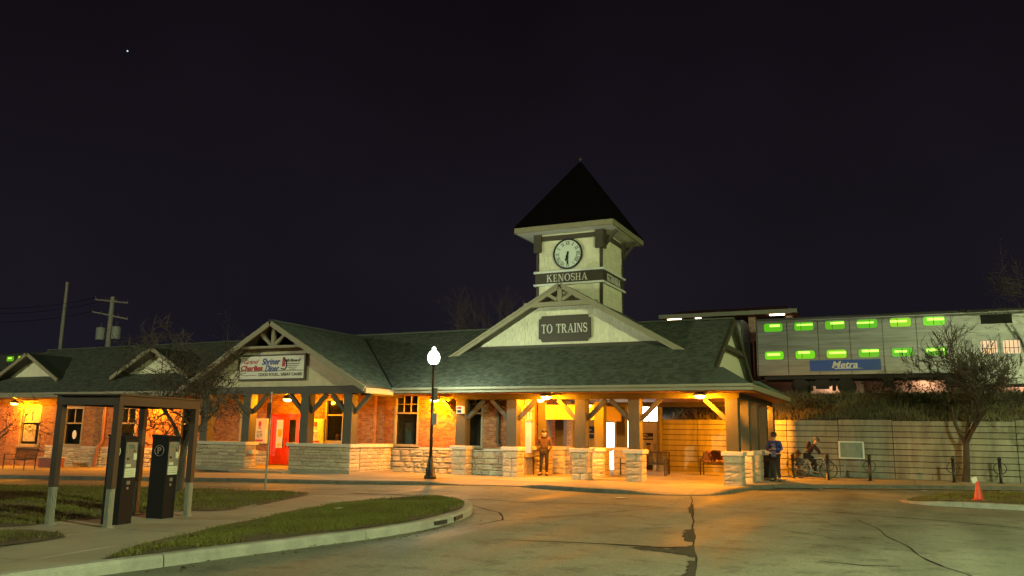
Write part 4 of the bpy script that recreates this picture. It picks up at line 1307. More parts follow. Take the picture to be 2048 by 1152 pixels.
MB().box(TX0 - .06, TX1 + .06, TY0 - .06, TY0 - .001, 9.78, 9.98).box(TX1 + .001, TX1 + .06, TY0, TY1, 9.78, 9.98).build('frieze_board', M_BROWN, TW)
for x, y, dx, dy in ((TX0, TY0, 1, -1), (TX1, TY0, -1, -1), (TX1, TY0, 0, 0), (TX1, TY1, 0, 1)):
    if dy == -1:
        MB().box(x - .1 * 1 if dx == 1 else x - .24, x + .24 if dx == 1 else x + .1, TY0 - .14, TY0 - .06, 9.28, 10.05).build('bracket_board', M_BROWN, TW)
    elif dy == 0:
        MB().box(TX1 + .061, TX1 + .14, TY0 - .1, TY0 + .2, 9.28, 10.05).build('bracket_board', M_BROWN, TW)
    else:
        MB().box(TX1 + .061, TX1 + .14, TY1 - .2, TY1 + .1, 9.28, 10.05).build('bracket_board', M_BROWN, TW)
for y in (TY0 + .1, TY1 - .1):
    MB().bar((TX1 + .1, y, 9.4), (TX1 + .62, y, 10.02), .09, .11).build('bracket_strut', M_BROWN, TW)
# clock
CX, CZ, CRD = -12.27, 9.14, .60
ck = MB().lathe([(CRD, 0), (CRD + .05, .02), (CRD + .05, .10), (CRD - .01, .12), (CRD - .01, .05), (.01, .05)], (0, 0, 0), 48).xf(Matrix.Translation((CX, TY0, CZ)) @ Matrix.Rotation(R(90), 4, 'X')).build('clock', M_BLACK, TW)
def clock_face_mat():
    m = mat('clock_face', (.66, .72, .60), .3, namt=.02)
    return m
MB().lathe([(CRD - .012, 0), (CRD - .012, .01), (.002, .011)], (0, 0, 0), 48).xf(Matrix.Translation((CX, TY0 - .062, CZ)) @ Matrix.Rotation(R(90), 4, 'X')).build('clock_face', clock_face_mat(), ck)
nm = MB()
for i, t in enumerate(['XII', 'I', 'II', 'III', 'IIII', 'V', 'VI', 'VII', 'VIII', 'IX', 'X', 'XI']):
    a = R(30 * i)
    b = serif_text(t, .15, .055 * len(t) + .02, .005)
    b.xf(Matrix.Translation((CX + .46 * math.sin(a), TY0 - .078, CZ + .46 * math.cos(a))) @ Matrix.Rotation(a, 4, 'Y'))
    nm.add(b.v, b.f)
nm.build('numerals', M_INK, ck)
def hand(ang, l, w, y):
    b = MB().prism([(-w / 2, y, -.1), (w / 2, y, -.1), (w * .7, y, l * .45), (w * .35, y, l * .55), (w * .8, y, l * .72), (0, y, l), (-w * .8, y, l * .72), (-w * .35, y, l * .55), (-w * .7, y, l * .45)], (0, -.008, 0))
    b.xf(Matrix.Translation((CX, TY0 - .085, CZ)) @ Matrix.Rotation(R(ang), 4, 'Y'))
    return b
hand(196, .34, .075, 0).build('hour_hand', M_BLACK, ck)
hand(180, .47, .055, -.012).build('minute_hand', M_BLACK, ck)

# ------------------------------------------------------------------ signs on the building
def board_poly(w, h, notch):
    a, b = w / 2, h / 2
    P = []
    for sx, sz in ((1, 1), (-1, 1), (-1, -1), (1, -1)):
        # concave quarter round cut out of each corner
        arc = [(sx * (a - notch * math.cos(R(18 * k))), sz * (b - notch * math.sin(R(18 * k)))) for k in range(6)]
        arc = [(sx * (a - notch * math.sin(R(90 - 18 * k)) ), sz * (b - notch * math.cos(R(90 - 18 * k)))) for k in range(6)]
        arc = [(sx * a - sx * notch * math.cos(R(18 * k)), sz * b - sz * notch * math.sin(R(18 * k))) for k in range(6)]
        if sx * sz > 0: arc = [(sx * a - sx * notch * math.sin(R(18 * k)), sz * b - sz * notch * math.cos(R(18 * k))) for k in range(6)]
        P += arc
    return P
ts = thing('trains_sign', 'dark brown notched board reading TO TRAINS on the cream gable', 'sign', (-12.13, 30.255, 5.92))
P = board_poly(2.24, 1.06, .13)
b = MB()
b.prism([(x, .03, z) for x, z in P], (0, -.06, 0)); b.build('board', M_BROWN, ts, local=True)
put(serif_text('TO', .36, .511, .015), (-.745, -.032, 0)).build('lettering', M_LET, ts, local=True)
put(serif_text('TRAINS', .36, 1.353, .015), (.324, -.032, 0)).build('lettering', M_LET, ts, local=True)

ds = thing('diner_sign', 'white diner sign with red and blue script and a red fez in the porch gable', 'sign', (-23.2, 25.8, 4.24), R(0))
MB().box(-1.74, 1.74, 0, .1, -.53, .53).build('frame', M_BROWN, ds, local=True)
MB().box(-1.67, 1.67, -.012, -.001, -.46, .46).build('face', mat('sign_white', (.66, .63, .53), .5, namt=.03), ds, local=True)
MB().box(-1.66, 1.66, -.018, -.0125, -.165, -.125).build('rule', mat('sign_grey', (.35, .32, .27), .6), ds, local=True)
def lett(txt, x, z, size, m, shear=0, bold=0, sp=1, align='CENTER', w=None):
    b = text_mb(txt, size, .006, shear, bold, align, sp)
    if w:
        xs_ = [v[0] for v in b.v]; k = w / (max(xs_) - min(xs_)); b.xf(Matrix.Diagonal((k, 1, 1, 1)))
    put(b, (x, -.02, z)).build('lettering', m, ds, local=True)
lett('Grand', -1.13, .24, .27, M_REDINK, .45, .002, w=.80)
lett('Charlies', -1.05, -.03, .29, M_REDINK, .12, .012, w=1.18)
lett('Shriner', -.05, .22, .36, M_BLUEINK, .3, .008, w=.96)
lett('Diner', .02, -.06, .36, M_BLUEINK, .3, .008, w=.74)
lett('All Aboard!', 1.10, .26, .17, M_INK, .25, .003, w=.78)
for i, w in enumerate((.74, .62, .44, .3)):
    MB().box(1.10 - w / 2, 1.10 + w / 2, -.018, -.0125, .12 - i * .075, .145 - i * .075).build('print_line', M_INK, ds, local=True)
lett('GOOD FOOD... GREAT CAUSE!', .48, -.30, .17, M_INK, 0, .003, w=2.25)
MB().prism([(.55, -.013, .02), (.72, -.013, .02), (.705, -.013, .40), (.575, -.013, .40)], (0, -.006, 0)).build('fez', M_REDINK, ds, local=True)
MB().tube([(.66, -.02, .36), (.78, -.02, .2), (.8, -.02, 0), (.7, -.02, -.1), (.52, -.02, -.06)], .025, 5).build('tassel', M_INK, ds, local=True)
MB().box(-1.6, -.75, -.018, -.0125, -.33, -.30).build('print_line', mat('sign_grey', (.3, .3, .3)), ds, local=True)

def poster(x, label):
    t = thing('diner_poster', label, 'poster', (x, WY - .12, 1.68), 0, 'framed posters beside the red doors')
    MB().box(-.40, .40, -.0, .1, -.55, .55).build('frame', M_PAPER, t, local=True)
    MB().box(-.34, .34, -.012, -.001, -.49, .49).build('sheet', mat('poster_sheet', (.56, .50, .38), .7, namt=.06), t, local=True)
    MB().prism([(-.09, -.013, .22), (.09, -.013, .22), (.07, -.013, .42), (-.07, -.013, .42)], (0, -.005, 0)).build('fez', M_REDINK, t, local=True)
    MB().ball((0, 0, 0), .09, 12, 6).xf(Matrix.Translation((0, -.014, .14)) @ Matrix.Diagonal((1, .05, 1, 1))).build('printed_face', mat('poster_tan', (.45, .30, .18), .7), t, local=True)
    MB().prism([(-.26, -.013, -.32), (.26, -.013, -.32), (.2, -.013, .04), (0, -.013, .09), (-.2, -.013, .04)], (0, -.004, 0)).build('printed_shirt', mat('poster_white', (.66, .62, .52), .7), t, local=True)
    for i in range(5): MB().box(-.16, .16, -.0215, -.0175, -.28 + i * .06, -.26 + i * .06).build('print_line', M_INK, t, local=True)
    MB().box(-.22, .22, -.018, -.0125, -.46, -.38).build('print_line', M_REDINK, t, local=True)
poster(PX0 + 1.42, 'framed fez poster on the left of the red diner doors')
poster(PX0 + 4.55, 'framed fez poster on the right of the red diner doors')

# ------------------------------------------------------------------ lamps
SOD = (1.0, 0.29, 0.003)
SODP = 1150.0
def dome_lamp(loc, label, power=1.0, drop=.12, w=1.0):
    t = thing('dome_lamp', label, 'lamp', loc, 0, 'orange dome lamps under the eaves')
    MB().lathe([(.03, .2), (.06, .19), (.10, .12), (.20, .07), (.235, .0), (.22, .0), (.19, .05), (.03, .11)], (0, 0, 0), 20).build('shade', M_STEEL, t, True, local=True)
    MB().tube([(0, 0, .18), (0, 0, .18 + drop)], .022, 8).build('stem', M_STEEL, t, local=True)
    MB().lathe([(.19, .015), (.175, -.04), (.13, -.085), (.07, -.105), (.002, -.11)], (0, 0, 0), 16).build('lens', lens_mat('sodium_lens', (1.0, .55, .16), 5.0), t, True, local=True)
    lamp_light('sodium_burner', (loc[0], loc[1], loc[2] - .03), SODP * w, SOD, .07)
    return t
dome_lamp((-11.85, 27.75, 3.07), 'orange dome lamp under the canopy eave between second and third front piers')
dome_lamp((-6.2, 27.75, 3.07), 'orange dome lamp under the canopy eave left of the corner pier', w=1.5)
dome_lamp((-12.95, 29.7, 3.05), 'orange dome lamp deep under the canopy above the man in tan jacket', .6, w=.6)
dome_lamp((-10.85, 29.35, 2.82), 'orange dome lamp hanging low beside the third front pier', .6, w=.7)
dome_lamp((-16.75, 28.0, 3.0), 'orange dome lamp under the eave behind the street lamp post', w=1.2)
dome_lamp((-23.55, 27.3, 3.02), 'orange dome lamp on the porch ceiling above the red doors')
dome_lamp((-42.6, 28.0, 2.93), 'orange dome lamp under the wing eave at the far left window', w=1.5)
dome_lamp((-33.0, 27.9, 2.95), 'orange dome lamp under the wing eave behind the bare tree', w=1.5)
dome_lamp((-5.75, 35.9, 2.9), 'orange dome lamp at the back of the canopy behind the corner piers', w=1.8)

# the lit street lamp
sl = thing('street_lamp', 'black street lamp with glowing white globe in front of the brick station', 'street lamp', (-15.13, 25.15, .12))
MB().lathe([(.21, 0), (.21, .10), (.17, .14), (.16, .34), (.12, .42), (.10, .62), (.075, .72), (.062, .8)], (0, 0, 0), 16).build('base', M_BLACK, sl, True, local=True)
MB().lathe([(.058, .8), (.05, 2.4), (.042, 3.82), (.07, 3.85), (.04, 3.9), (.09, 3.95), (.10, 4.0)], (0, 0, 0), 12).build('pole', M_BLACK, sl, True, local=True)
MB().lathe([(.10, 4.0), (.17, 4.06), (.215, 4.16), (.225, 4.26), (.20, 4.37), (.14, 4.45), (.075, 4.50), (.06, 4.53), (.075, 4.56), (.05, 4.61), (.002, 4.64)], (0, 0, 0), 20).build('globe', lens_mat('globe_light', (.90, 1.0, .84), 4.0), sl, True, local=True)
lamp_light('globe_burner', (-15.13, 25.15, .12 + 4.26), 700.0, (.84, 1.0, .72), .10)
bx = MB().box(.03, .22, -.06, .06, 1.86, 2.26).build('control_box', M_STEEL, sl, local=True)
MB().box(.221, .224, -.05, .05, 1.88, 2.24).build('control_box_door', mat('sign_white', (.6, .6, .5)), bx, local=True)
MB().box(.05, .20, -.012, .012, 2.72, 3.16).bar((.0, 0, 3.1), (.2, 0, 3.1), .02, .02).build('banner', mat('banner_grey', (.20, .18, .14), .8), sl, local=True)

# car-park lamps whose light falls on the scene (they stand outside the picture)
for p, w, c in LOT:
    t = thing('lot_lamp', 'tall car park lamp on a steel pole with ' + ('a head over the near road' if p[1] > 0 and p[1] < 10 else 'a head over the left drive' if p[1] < 0 else 'a head beside the side island'), 'lot lamp', (p[0], p[1], 0))
    MB().lathe([(.3, 0), (.3, .7), (.1, .72), (.09, p[2]), (.06, p[2] + .5)], (0, 0, 0), 12).xf(Matrix.Translation((.9, 0, 0))).build('pole', M_STEEL, t, local=True)
    MB().box(-.35, 1.0, -.2, .2, p[2] + .32, p[2] + .5).build('lamp_head', M_STEEL, t, local=True)

# ------------------------------------------------------------------ embankment, retaining wall, underpass
xs = [-140, -100, -60, -30, -14.5, -10.3, -5, 0, 5, 10, 20, 60, 120]
prof = [(38.0, 2.42), (39.5, 2.72), (42.0, 3.15), (44.5, 3.72), (46.2, 3.98), (47.0, 4.0), (56.0, 4.0), (62, 2.5), (140, 1.0)]
vb = [(x, y, z + (.1 * math.sin(x * .7 + y) if i in (1, 2, 3) else 0)) for i, (y, z) in enumerate(prof) for x in xs]
n = len(xs)
fb = [(j * n + i, j * n + i + 1, (j + 1) * n + i + 1, (j + 1) * n + i) for j in range(len(prof) - 1) for i in range(n - 1)]
MB().add(vb, fb).build('embankment', mat('bank_soil', (.085, .072, .042), 1.0, nscale=1.5, namt=.2, bump=1, bscale=20), kind='structure', fix=False)
BANK = [(-10, 38.1), (24, 38.1), (24, 46.3), (-10, 46.3)]
def bank_z(x, y):
    for i in range(len(prof) - 1):
        if prof[i][0] <= y <= prof[i + 1][0]:
            t = (y - prof[i][0]) / (prof[i + 1][0] - prof[i][0]); return prof[i][1] + t * (prof[i + 1][1] - prof[i][1])
    return 4.0
tagp(blades('weeds', BANK, 30000, bank_z, .10, .38, .035, M_WEED, .45, patchy(.9, 5, .1)), label='dry weeds and long grass growing on the railway bank')
MB().box(-140, 120, 46.9, 52.4, 4.0, 4.06).build('track_bed', mat('ballast', (.13, .12, .105), 1.0, nscale=20, namt=.2, bump=1, bscale=25), kind='structure')
for y in (48.06, 49.5, 51.2, 52.6):
    t = tagp(MB().box(-140, 120, y - .035, y + .035, 4.06, 4.15).build('rail', M_STEEL), 'structure')

rw = thing('retaining_wall', 'long retaining wall of horizontal concrete planks below the railway bank', 'wall', (4, 37.8, 0))
MB().box(-10.25, 26, 37.88, 38.0, -.2, 2.44).build('wall_core', mat('wall_core', (.05, .045, .035), .9), rw)
M_PLANK = mat('concrete_plank', (.32, .295, .225), .85, var=.10, nscale=1.3, namt=.26, bump=.4, bscale=30, stretch=(1.3, 1, .22))
J = [-10.25, -8.6, -4.7, -2.6, -.5, 3.9, 8.3, 12.7, 17.1, 21.5, 26]
NR = 10; H0, H1 = .10, 2.50
for i in range(len(J) - 1):
    tj = random.uniform(-.03, .03) - (.05 if i == 0 else 0)
    for r in range(NR):
        z0 = H0 + (H1 - H0) * r / NR; z1 = H0 + (H1 - H0) * (r + 1) / NR
        d = random.uniform(0, .012)
        b = MB().box(J[i] + .012, J[i + 1] - .012, 37.78 - d, 37.885, z0 + .014, z1 - .014 + (tj if r == NR - 1 else 0))
        b.build('plank', M_PLANK, rw, bevel=.008)

up = thing('underpass_entrance', 'brightly lit white underpass entrance with glowing openings beside the retaining wall', 'underpass', (-12.2, 37.6, 0))
M_UPW = mat('underpass_white', (.62, .60, .54), .6, nscale=2, namt=.05)
wall('underpass_wall', (-14.6, 37.6), (1, 0), (0, -1), 4.25, 0, 3.3, .25, [(1.5, 2.07, .12, 2.3), (2.37, 2.82, .12, 2.42), (3.30, 4.18, 2.4, 3.16)], M_UPW, up)
MB().box(-14.9, -14.6, 36.5, 37.85, 0, 3.3).build('side_panel', M_UPW, up)
MB().box(-10.35, -10.24, 37.35, 37.86, 0, 3.1).build('edge_post', mat('edge_grey', (.20, .19, .16), .7), up)
M_UPL = emit('underpass_light', (1.0, .93, .66), 9.0, True)
M_UPL2 = emit('underpass_white_light', (.93, .98, 1.0), 13.0, True)
for a, b_, z0, z1, m in ((-13.1, -12.53, .12, 2.3, M_UPL), (-12.23, -11.78, .12, 2.42, M_UPL), (-11.30, -10.42, 2.4, 3.16, M_UPL2)):
    o = MB().box(a, b_, 37.70, 37.74, z0, z1).build('lit_opening', m, up)
    MB().box((a + b_) / 2 - .015, (a + b_) / 2 + .015, 37.66, 37.69, z0, z1).build('mullion', M_STEEL, o)
MB().box(-11.42, -10.36, 37.55, 37.6, 2.30, 2.38).build('transom_bar', M_STEEL, up)
MB().box(-14.9, -10.24, 36.8, 37.85, 3.301, 3.4).build('roof', M_BROWN, up)
# signs on it
def blue_sign(x0, x1, z0, z1, label):
    t = thing('blue_sign', label, 'sign', ((x0 + x1) / 2, 37.56, (z0 + z1) / 2))
    MB().box(x0, x1, 37.545, 37.598, z0, z1).build('panel', M_BLUE, t)
    for k in range(2):
        zz = z0 + (z1 - z0) * (.35 + .3 * k)
        MB().box(x0 + .06, x0 + (x1 - x0) * (.8 - .25 * k), 37.538, 37.5445, zz, zz + .05).build('print_line', M_WHITE, t)
blue_sign(-13.9, -13.45, 1.55, 2.12, 'blue notice with two white lines on the white underpass wall')
blue_sign(-12.52, -12.25, 2.50, 2.72, 'small blue sign above the glowing underpass openings')
pt = thing('wall_poster', 'tall ALL ABOARD poster with a dark suited conductor on white wall', 'poster', (-10.83, 37.57, 1.0))
MB().box(-11.17, -10.46, 37.575, 37.598, .14, 1.92).build('sheet', mat('poster_pale', (.60, .56, .46), .7, namt=.05), pt)
MB().box(-11.14, -10.62, 37.568, 37.5745, 1.52, 1.84).build('heading_band', M_INK, pt)
for i, w in enumerate(('ALL', 'ABOARD')):
    b = text_mb(w, .13, .003, 0, .003)
    put(b, (-10.98 if i == 0 else -10.88, 37.566, 1.76 - .14 * i)).build('lettering', M_WHITE, pt)
MB().prism([(-11.05, 37.574, .16), (-10.66, 37.574, .16), (-10.64, 37.574, .85), (-10.76, 37.574, 1.08), (-10.95, 37.574, 1.08), (-11.07, 37.574, .85)], (0, -.005, 0)).build('printed_suit', M_INK, pt)
MB().prism([(-10.9, 37.568, .8), (-10.8, 37.568, .8), (-10.79, 37.568, 1.06), (-10.91, 37.568, 1.06)], (0, -.004, 0)).build('printed_shirt', M_WHITE, pt)
MB().prism([(-10.92, 37.574, 1.08), (-10.79, 37.574, 1.08), (-10.78, 37.574, 1.28), (-10.93, 37.574, 1.28)], (0, -.005, 0)).build('printed_face', mat('poster_tan', (.4, .3, .2)), pt)
MB().prism([(-10.96, 37.574, 1.285), (-10.75, 37.574, 1.285), (-10.74, 37.574, 1.38), (-10.97, 37.574, 1.38)], (0, -.006, 0)).build('printed_cap', M_INK, pt)
for i in range(5):
    for j in range(3):
        if (i + j) % 2 == 0:
            x = -10.61 + j * .045; z = 1.05 + i * .06
            MB().box(x, x + .04, 37.57, 37.5745, z, z + .05).build('printed_check', M_INK, pt)
M_PANEL0 = mat('faint_print', (.30, .34, .30), .5)
nbd = thing('notice_board', 'white framed notice board mounted low on the retaining wall', 'notice board', (-2.1, 37.7, 1.2))
MB().box(-2.55, -1.68, 37.66, 37.70, .93, 1.55).build('sheet', mat('board_sheet', (.22, .28, .24), .35, nscale=5, namt=.1), nbd)
for a, b_, c, d in ((-2.62, -2.551, .88, 1.60), (-1.679, -1.61, .88, 1.60), (-2.55, -1.68, 1.551, 1.60), (-2.55, -1.68, .88, .929)):
    MB().box(a, b_, 37.63, 37.70, c, d).build('frame_rail', M_WHITE, nbd)
for x in (-2.4, -1.83): MB().box(x - .03, x + .03, 37.72, 37.76, .12, 1.4).build('leg', M_STEEL, nbd)
MB().box(-2.45, -1.8, 37.655, 37.6595, 1.3, 1.36).build('print_line', M_PANEL0, nbd)
MB().box(-2.45, -1.95, 37.655, 37.6595, 1.1, 1.14).build('print_line', M_PANEL0, nbd)

# ------------------------------------------------------------------ trains
M_TRAIN = mat('stainless_steel', (.33, .32, .29), .42, metal=.5, nscale=.6, namt=.2, bump=.12, bscale=6, stretch=(.6, 1, 9))
M_UNDER = mat('underframe', (.022, .02, .018), .8, namt=.15, bump=.3)
M_GREEN = emit('green_window', (.15, .56, .006), .95)
M_GREENS = [M_GREEN] + [emit('green_window_%s' % n_, c_, k_) for n_, c_, k_ in (('dim', (.14, .50, .006), .70), ('warm', (.26, .60, .008), .85), ('deep', (.10, .48, .006), .80))]
M_GSTRIP = emit('ceiling_strip', (.55, 1.0, .12), 1.6)
M_WARMW = emit('vestibule_light', (1.0, .62, .36), .8)
def rrect(x0, x1, z0, z1, r, n=4):
    P = []
    for cx, cz, a0 in ((x1 - r, z1 - r, 0), (x0 + r, z1 - r, 90), (x0 + r, z0 + r, 180), (x1 - r, z0 + r, 270)):
        for k in range(n + 1):
            t = R(a0 + 90 * k / n); P.append((cx + r * math.cos(t), cz + r * math.sin(t)))
    return P
def make_coach(label):
    t = thing('rail_coach', label, 'rail coach', (5.55, 49.5, 4.15), 0, 'stainless steel gallery coaches on the raised track')
    hp = [(-1.5, 1.02), (-1.5, 3.95), (-1.46, 4.12), (-1.33, 4.25), (-1.05, 4.33), (-.5, 4.38)]
    pr_ = hp + [(-y, z) for y, z in reversed(hp)]
    MB().prism([(-12.95, y, z) for y, z in pr_], (25.9, 0, 0)).build('body', M_TRAIN, t, local=True)
    MB().box(-2.6, 2.6, -1.49, 1.49, .40, 1.019).build('step_well', M_TRAIN, t, local=True)
    rb = MB()
    for z in (1.15, 1.95 - .12, 2.62, 2.74, 2.86, 2.98, 3.10, 3.22, 3.34, 4.06):
        rb.box(-12.9, 12.9, -1.530, -1.499, z, z + .05)
    rb.build('fluting', M_TRAIN, t, local=True)
    for k in range(15):
        x = -12.9 + k * 1.64
        if abs(x) < 2.4: continue
        MB().box(x - .012, x + .012, -1.5335, -1.5, 1.03, 4.0).build('panel_seam', M_UNDER, t, local=True)
    for s in (-1, 1):
        for k, x in enumerate((-12.0, -10.34, -8.71, -7.08, -5.44, -3.84)):
            for z0, z1 in ((1.91, 2.37), (3.50, 3.97)):
                x_ = x * (-s)
                x_ = x if s < 0 else -x
                g = MB().prism([(a, -1.535, c) for a, c in rrect(x_ - .56, x_ + .56, z0 - .045, z1 + .045, .16)], (0, .05, 0)).build('window', M_STEEL, t, local=True)
                MB().prism([(a, -1.536, c) for a, c in rrect(x_ - .51, x_ + .51, z0, z1, .13)], (0, -.006, 0)).build('pane', random.choice(M_GREENS), g, local=True)
                w_ = random.uniform(.5, .85); o_ = random.uniform(-.1, .12)
                zz = z1 - random.uniform(.17, .25)
                MB().box(x_ + o_ - w_ / 2, x_ + o_ + w_ / 2, -1.552, -1.5425, zz, zz + random.uniform(.09, .14)).build('ceiling_strip', M_GSTRIP, g, local=True)
                if random.random() < .5:
                    q = random.uniform(-.25, .25)
                    MB().box(x_ + q - .012, x_ + q + .012, -1.5535, -1.5425, z0 + .02, z1 - .02).build('window_bar', M_UNDER, g, local=True)
    for x0, x1 in ((-1.80, -1.06), (-.80, -.06)):
        d = MB().box(x0 - .18, x1 + .18, -1.53, -1.501, .55, 3.0).build('door', M_TRAIN, t, local=True)
        g = MB().prism([(a, -1.532, c) for a, c in rrect(x0, x1, 1.93, 2.60, .08)], (0, -.006, 0)).build('pane', M_WARMW, d, local=True)
        for k in range(4):
            x = x0 + (x1 - x0) * (k + .5) / 4
            MB().box(x - .015, x + .015, -1.546, -1.5385, 1.94, 2.59).build('window_bar', M_UNDER, d, local=True)
        MB().box(x0 + .02, x1 - .02, -1.5475, -1.5385, 2.2, 2.23).build('window_bar', M_UNDER, d, local=True)
    MB().box(-1.7, -.3, -1.54, -1.501, 3.48, 3.95).build('grille', M_UNDER, t, local=True)
    MB().box(-2.6, -2.28, -1.53, -1.45, 4.16, 4.30).build('marker_light', M_UNDER, t, local=True)
    lg = MB().box(-10.12, -6.52, -1.548, -1.517, 1.22, 1.81).build('name_panel', M_BLUE, t, local=True)
    b = text_mb('Metra', .50, .008, .28, .012)
    xs_ = [v[0] for v in b.v]; k = 1.32 / (max(xs_) - min(xs_)); b.xf(Matrix.Diagonal((k, 1, 1, 1)))
    put(b, (-8.35, -1.555, 1.53)).build('lettering', M_WHITE, lg, local=True)
    MB().prism([(-8.85, -1.549, 1.32), (-7.35, -1.549, 1.32), (-7.7, -1.549, 1.36), (-8.85, -1.549, 1.37)], (0, -.006, 0)).build('underline', M_WHITE, lg, local=True)
    MB().box(-12.6, 12.6, -1.2, 1.2, .80, 1.01).build('underframe', M_UNDER, t, local=True)
    for x, l, h in ((-6.2, .5, .45), (-2.9, 1.2, .5), (3.8, 1.9, .5), (6.6, .8, .4)):
        MB().box(x - l / 2, x + l / 2, -1.3, -.4, .79 - h, .799).build('equipment_box', M_UNDER, t, local=True)
    for s in (-1, 1):
        bg = MB()
        cx = s * 9.55
        bg.box(cx - 1.5, cx + 1.5, -1.22, -1.0, .42, .68).box(cx - .35, cx + .35, -1.3, -1.0, .25, .75).box(cx - 1.45, cx - .95, -1.26, -1.0, .22, .6).box(cx + .95, cx + 1.45, -1.26, -1.0, .22, .6)
        bg.box(cx - .3, cx + .3, -1.1, 1.1, .5, .78)
        bg.tube([(cx - .6, -1.2, .15), (cx - .6, -1.2, .7)], .11, 8).tube([(cx + .6, -1.2, .15), (cx + .6, -1.2, .7)], .11, 8)
        B_ = bg.build('bogie', M_UNDER, t, local=True)
        for q in (-1.2, 1.2):
            for yy in (-.98, .75):
                MB().lathe([(.44, 0), (.46, .03), (.42, .06), (.42, .13), (.1, .14)], (0, 0, 0), 24).xf(Matrix.Translation((cx + q, yy, .44)) @ Matrix.Rotation(R(90), 4, 'X')).build('wheel', M_UNDER, B_, local=True)
        MB().box(s * 12.95 if s > 0 else -13.25, 13.25 if s > 0 else -12.95, -.5, .5, .9, 3.1).build('gangway', M_UNDER, t, local=True)
        MB().bar((s * 12.5, 0, .7), (s * 13.2, 0, .7), .18, .16).build('coupler', M_UNDER, t, local=True)
        hs = MB()
        for k in range(3): hs.tube([(s * 12.9, -.9 + k * .25, .85), (s * 13.0, -.9 + k * .25, .45), (s * 13.15, -.8 + k * .25, .4), (s * 13.25, -.7 + k * .25, .6)], .03, 5)
        hs.build('hoses', M_UNDER, t, local=True)
        for yy in (-1.3, 1.3):
            MB().tube([(s * 12.99, yy, 1.1), (s * 12.99, yy, 3.9)], .02, 5).build('grab_rail', M_STEEL, t, local=True)
    return t
coach = make_coach('gallery coach with blue Metra panel and two rows of green windows')
for k, lb in enumerate(('gallery coach next to the left, its end behind the canopy roof', 'gallery coach behind the station roof, only its roof line showing', 'gallery coach at the far left with green windows above the wing roof', 'last gallery coach of the train beyond the left edge')):
    c = copy_tree(coach)
    c.location.x = (-21.2, -47.95, -78.2, -105.0)[k]
    c['label'] = lb
coach['label'] = 'nearest gallery coach, right of the canopy, two rows of glowing green windows'

# platform behind the train
plw = thing('platform_wall', 'pinkish brick platform wall seen below the coach beyond the track', 'wall', (0, 53.2, 4))
MB().box(-14, 30, 53.2, 53.5, 3.9, 5.3).build('wall_face', mat('platform_brick', (.42, .26, .19), .85, nscale=3, namt=.08, bump=.3), plw)
for x in (-14, -7.9, -2.2, 3.4, 9): MB().box(x - .1, x + .1, 53.1, 53.2, 3.9, 5.3).build('pilaster', M_PAPER, plw)
MB().box(-14, 30, 53.0, 53.6, 5.301, 5.42).build('coping', M_CONC, plw)
pc = thing('platform_shelter', 'platform shelter roof with strip lights rising behind the coach end', 'shelter', (-10, 55, 5.4))
MB().add([(-14.4, 53, 9.55), (-5.7, 53, 9.55), (-5.7, 58.5, 9.55), (-14.4, 58.5, 9.55), (-13.5, 55.75, 10.3), (-6.6, 55.75, 10.3)], [(0, 1, 5, 4), (1, 2, 5), (2, 3, 4, 5), (3, 0, 4), (3, 2, 1, 0)]).build('roof', mat('rust_roof', (.12, .035, .025), .7, namt=.1), pc)
MB().box(-14.45, -5.65, 52.9, 52.99, 9.42, 9.68).build('fascia', M_FASCIA, pc)
MB().box(-14.4, -5.7, 53, 58.5, 9.44, 9.5).build('soffit', M_SOFFIT, pc)
for x in (-12.2, -8.6, -6.3): MB().box(x - .22, x + .22, 54.2, 54.6, 5.42, 9.43).build('column', mat('column_tan', (.45, .28, .2), .7), pc)
for x, l in ((-13.5, .9), (-11.9, .35), (-6.9, .9)):
    MB().box(x - l / 2, x + l / 2, 53.25, 53.45, 9.36, 9.42).build('strip_light', emit('platform_light', (1.0, .80, .56), 9.0, True), pc)
lampP = thing('platform_lamp', 'small white platform light showing just above the station ridge', 'lamp', (-24.8, 53, 5.4))
MB().tube([(-24.8, 53, 5.4), (-24.8, 53, 9.6)], .06, 6).build('pole', M_BLACK, lampP)
MB().box(-25.5, -24.6, 52.8, 53.2, 9.35, 9.62).build('lamp_head', M_BLACK, lampP)
MB().box(-24.8, -24.5, 52.74, 52.79, 9.38, 9.56).build('lens', emit('platform_white', (.9, .95, 1), 12.0), lampP)
for x in (-4, 1.2, 6):  # unseen lights added behind the coach to brighten the platform wall
    t = thing('fill_light', {-4: 'warm bulkhead light added behind the left bogie of the near coach', 1.2: 'warm bulkhead light added behind the middle of the near coach', 6: 'warm bulkhead light added behind the doors of the near coach'}[x], 'lamp', (x, 53.0, 5.2), 0, 'bulkhead lights added for the platform wall')
    MB().box(-.12, .12, -.5, -.35, -.05, .05).bar((0, -.4, 0), (0, .2, 0), .04, .04).build('housing', M_STEEL, t, local=True)
    MB().box(-.35, .35, -.52, -.3, -.12, -.051).build('lens', emit('fill', (1, .74, .5), 60.0, True), t, local=True)

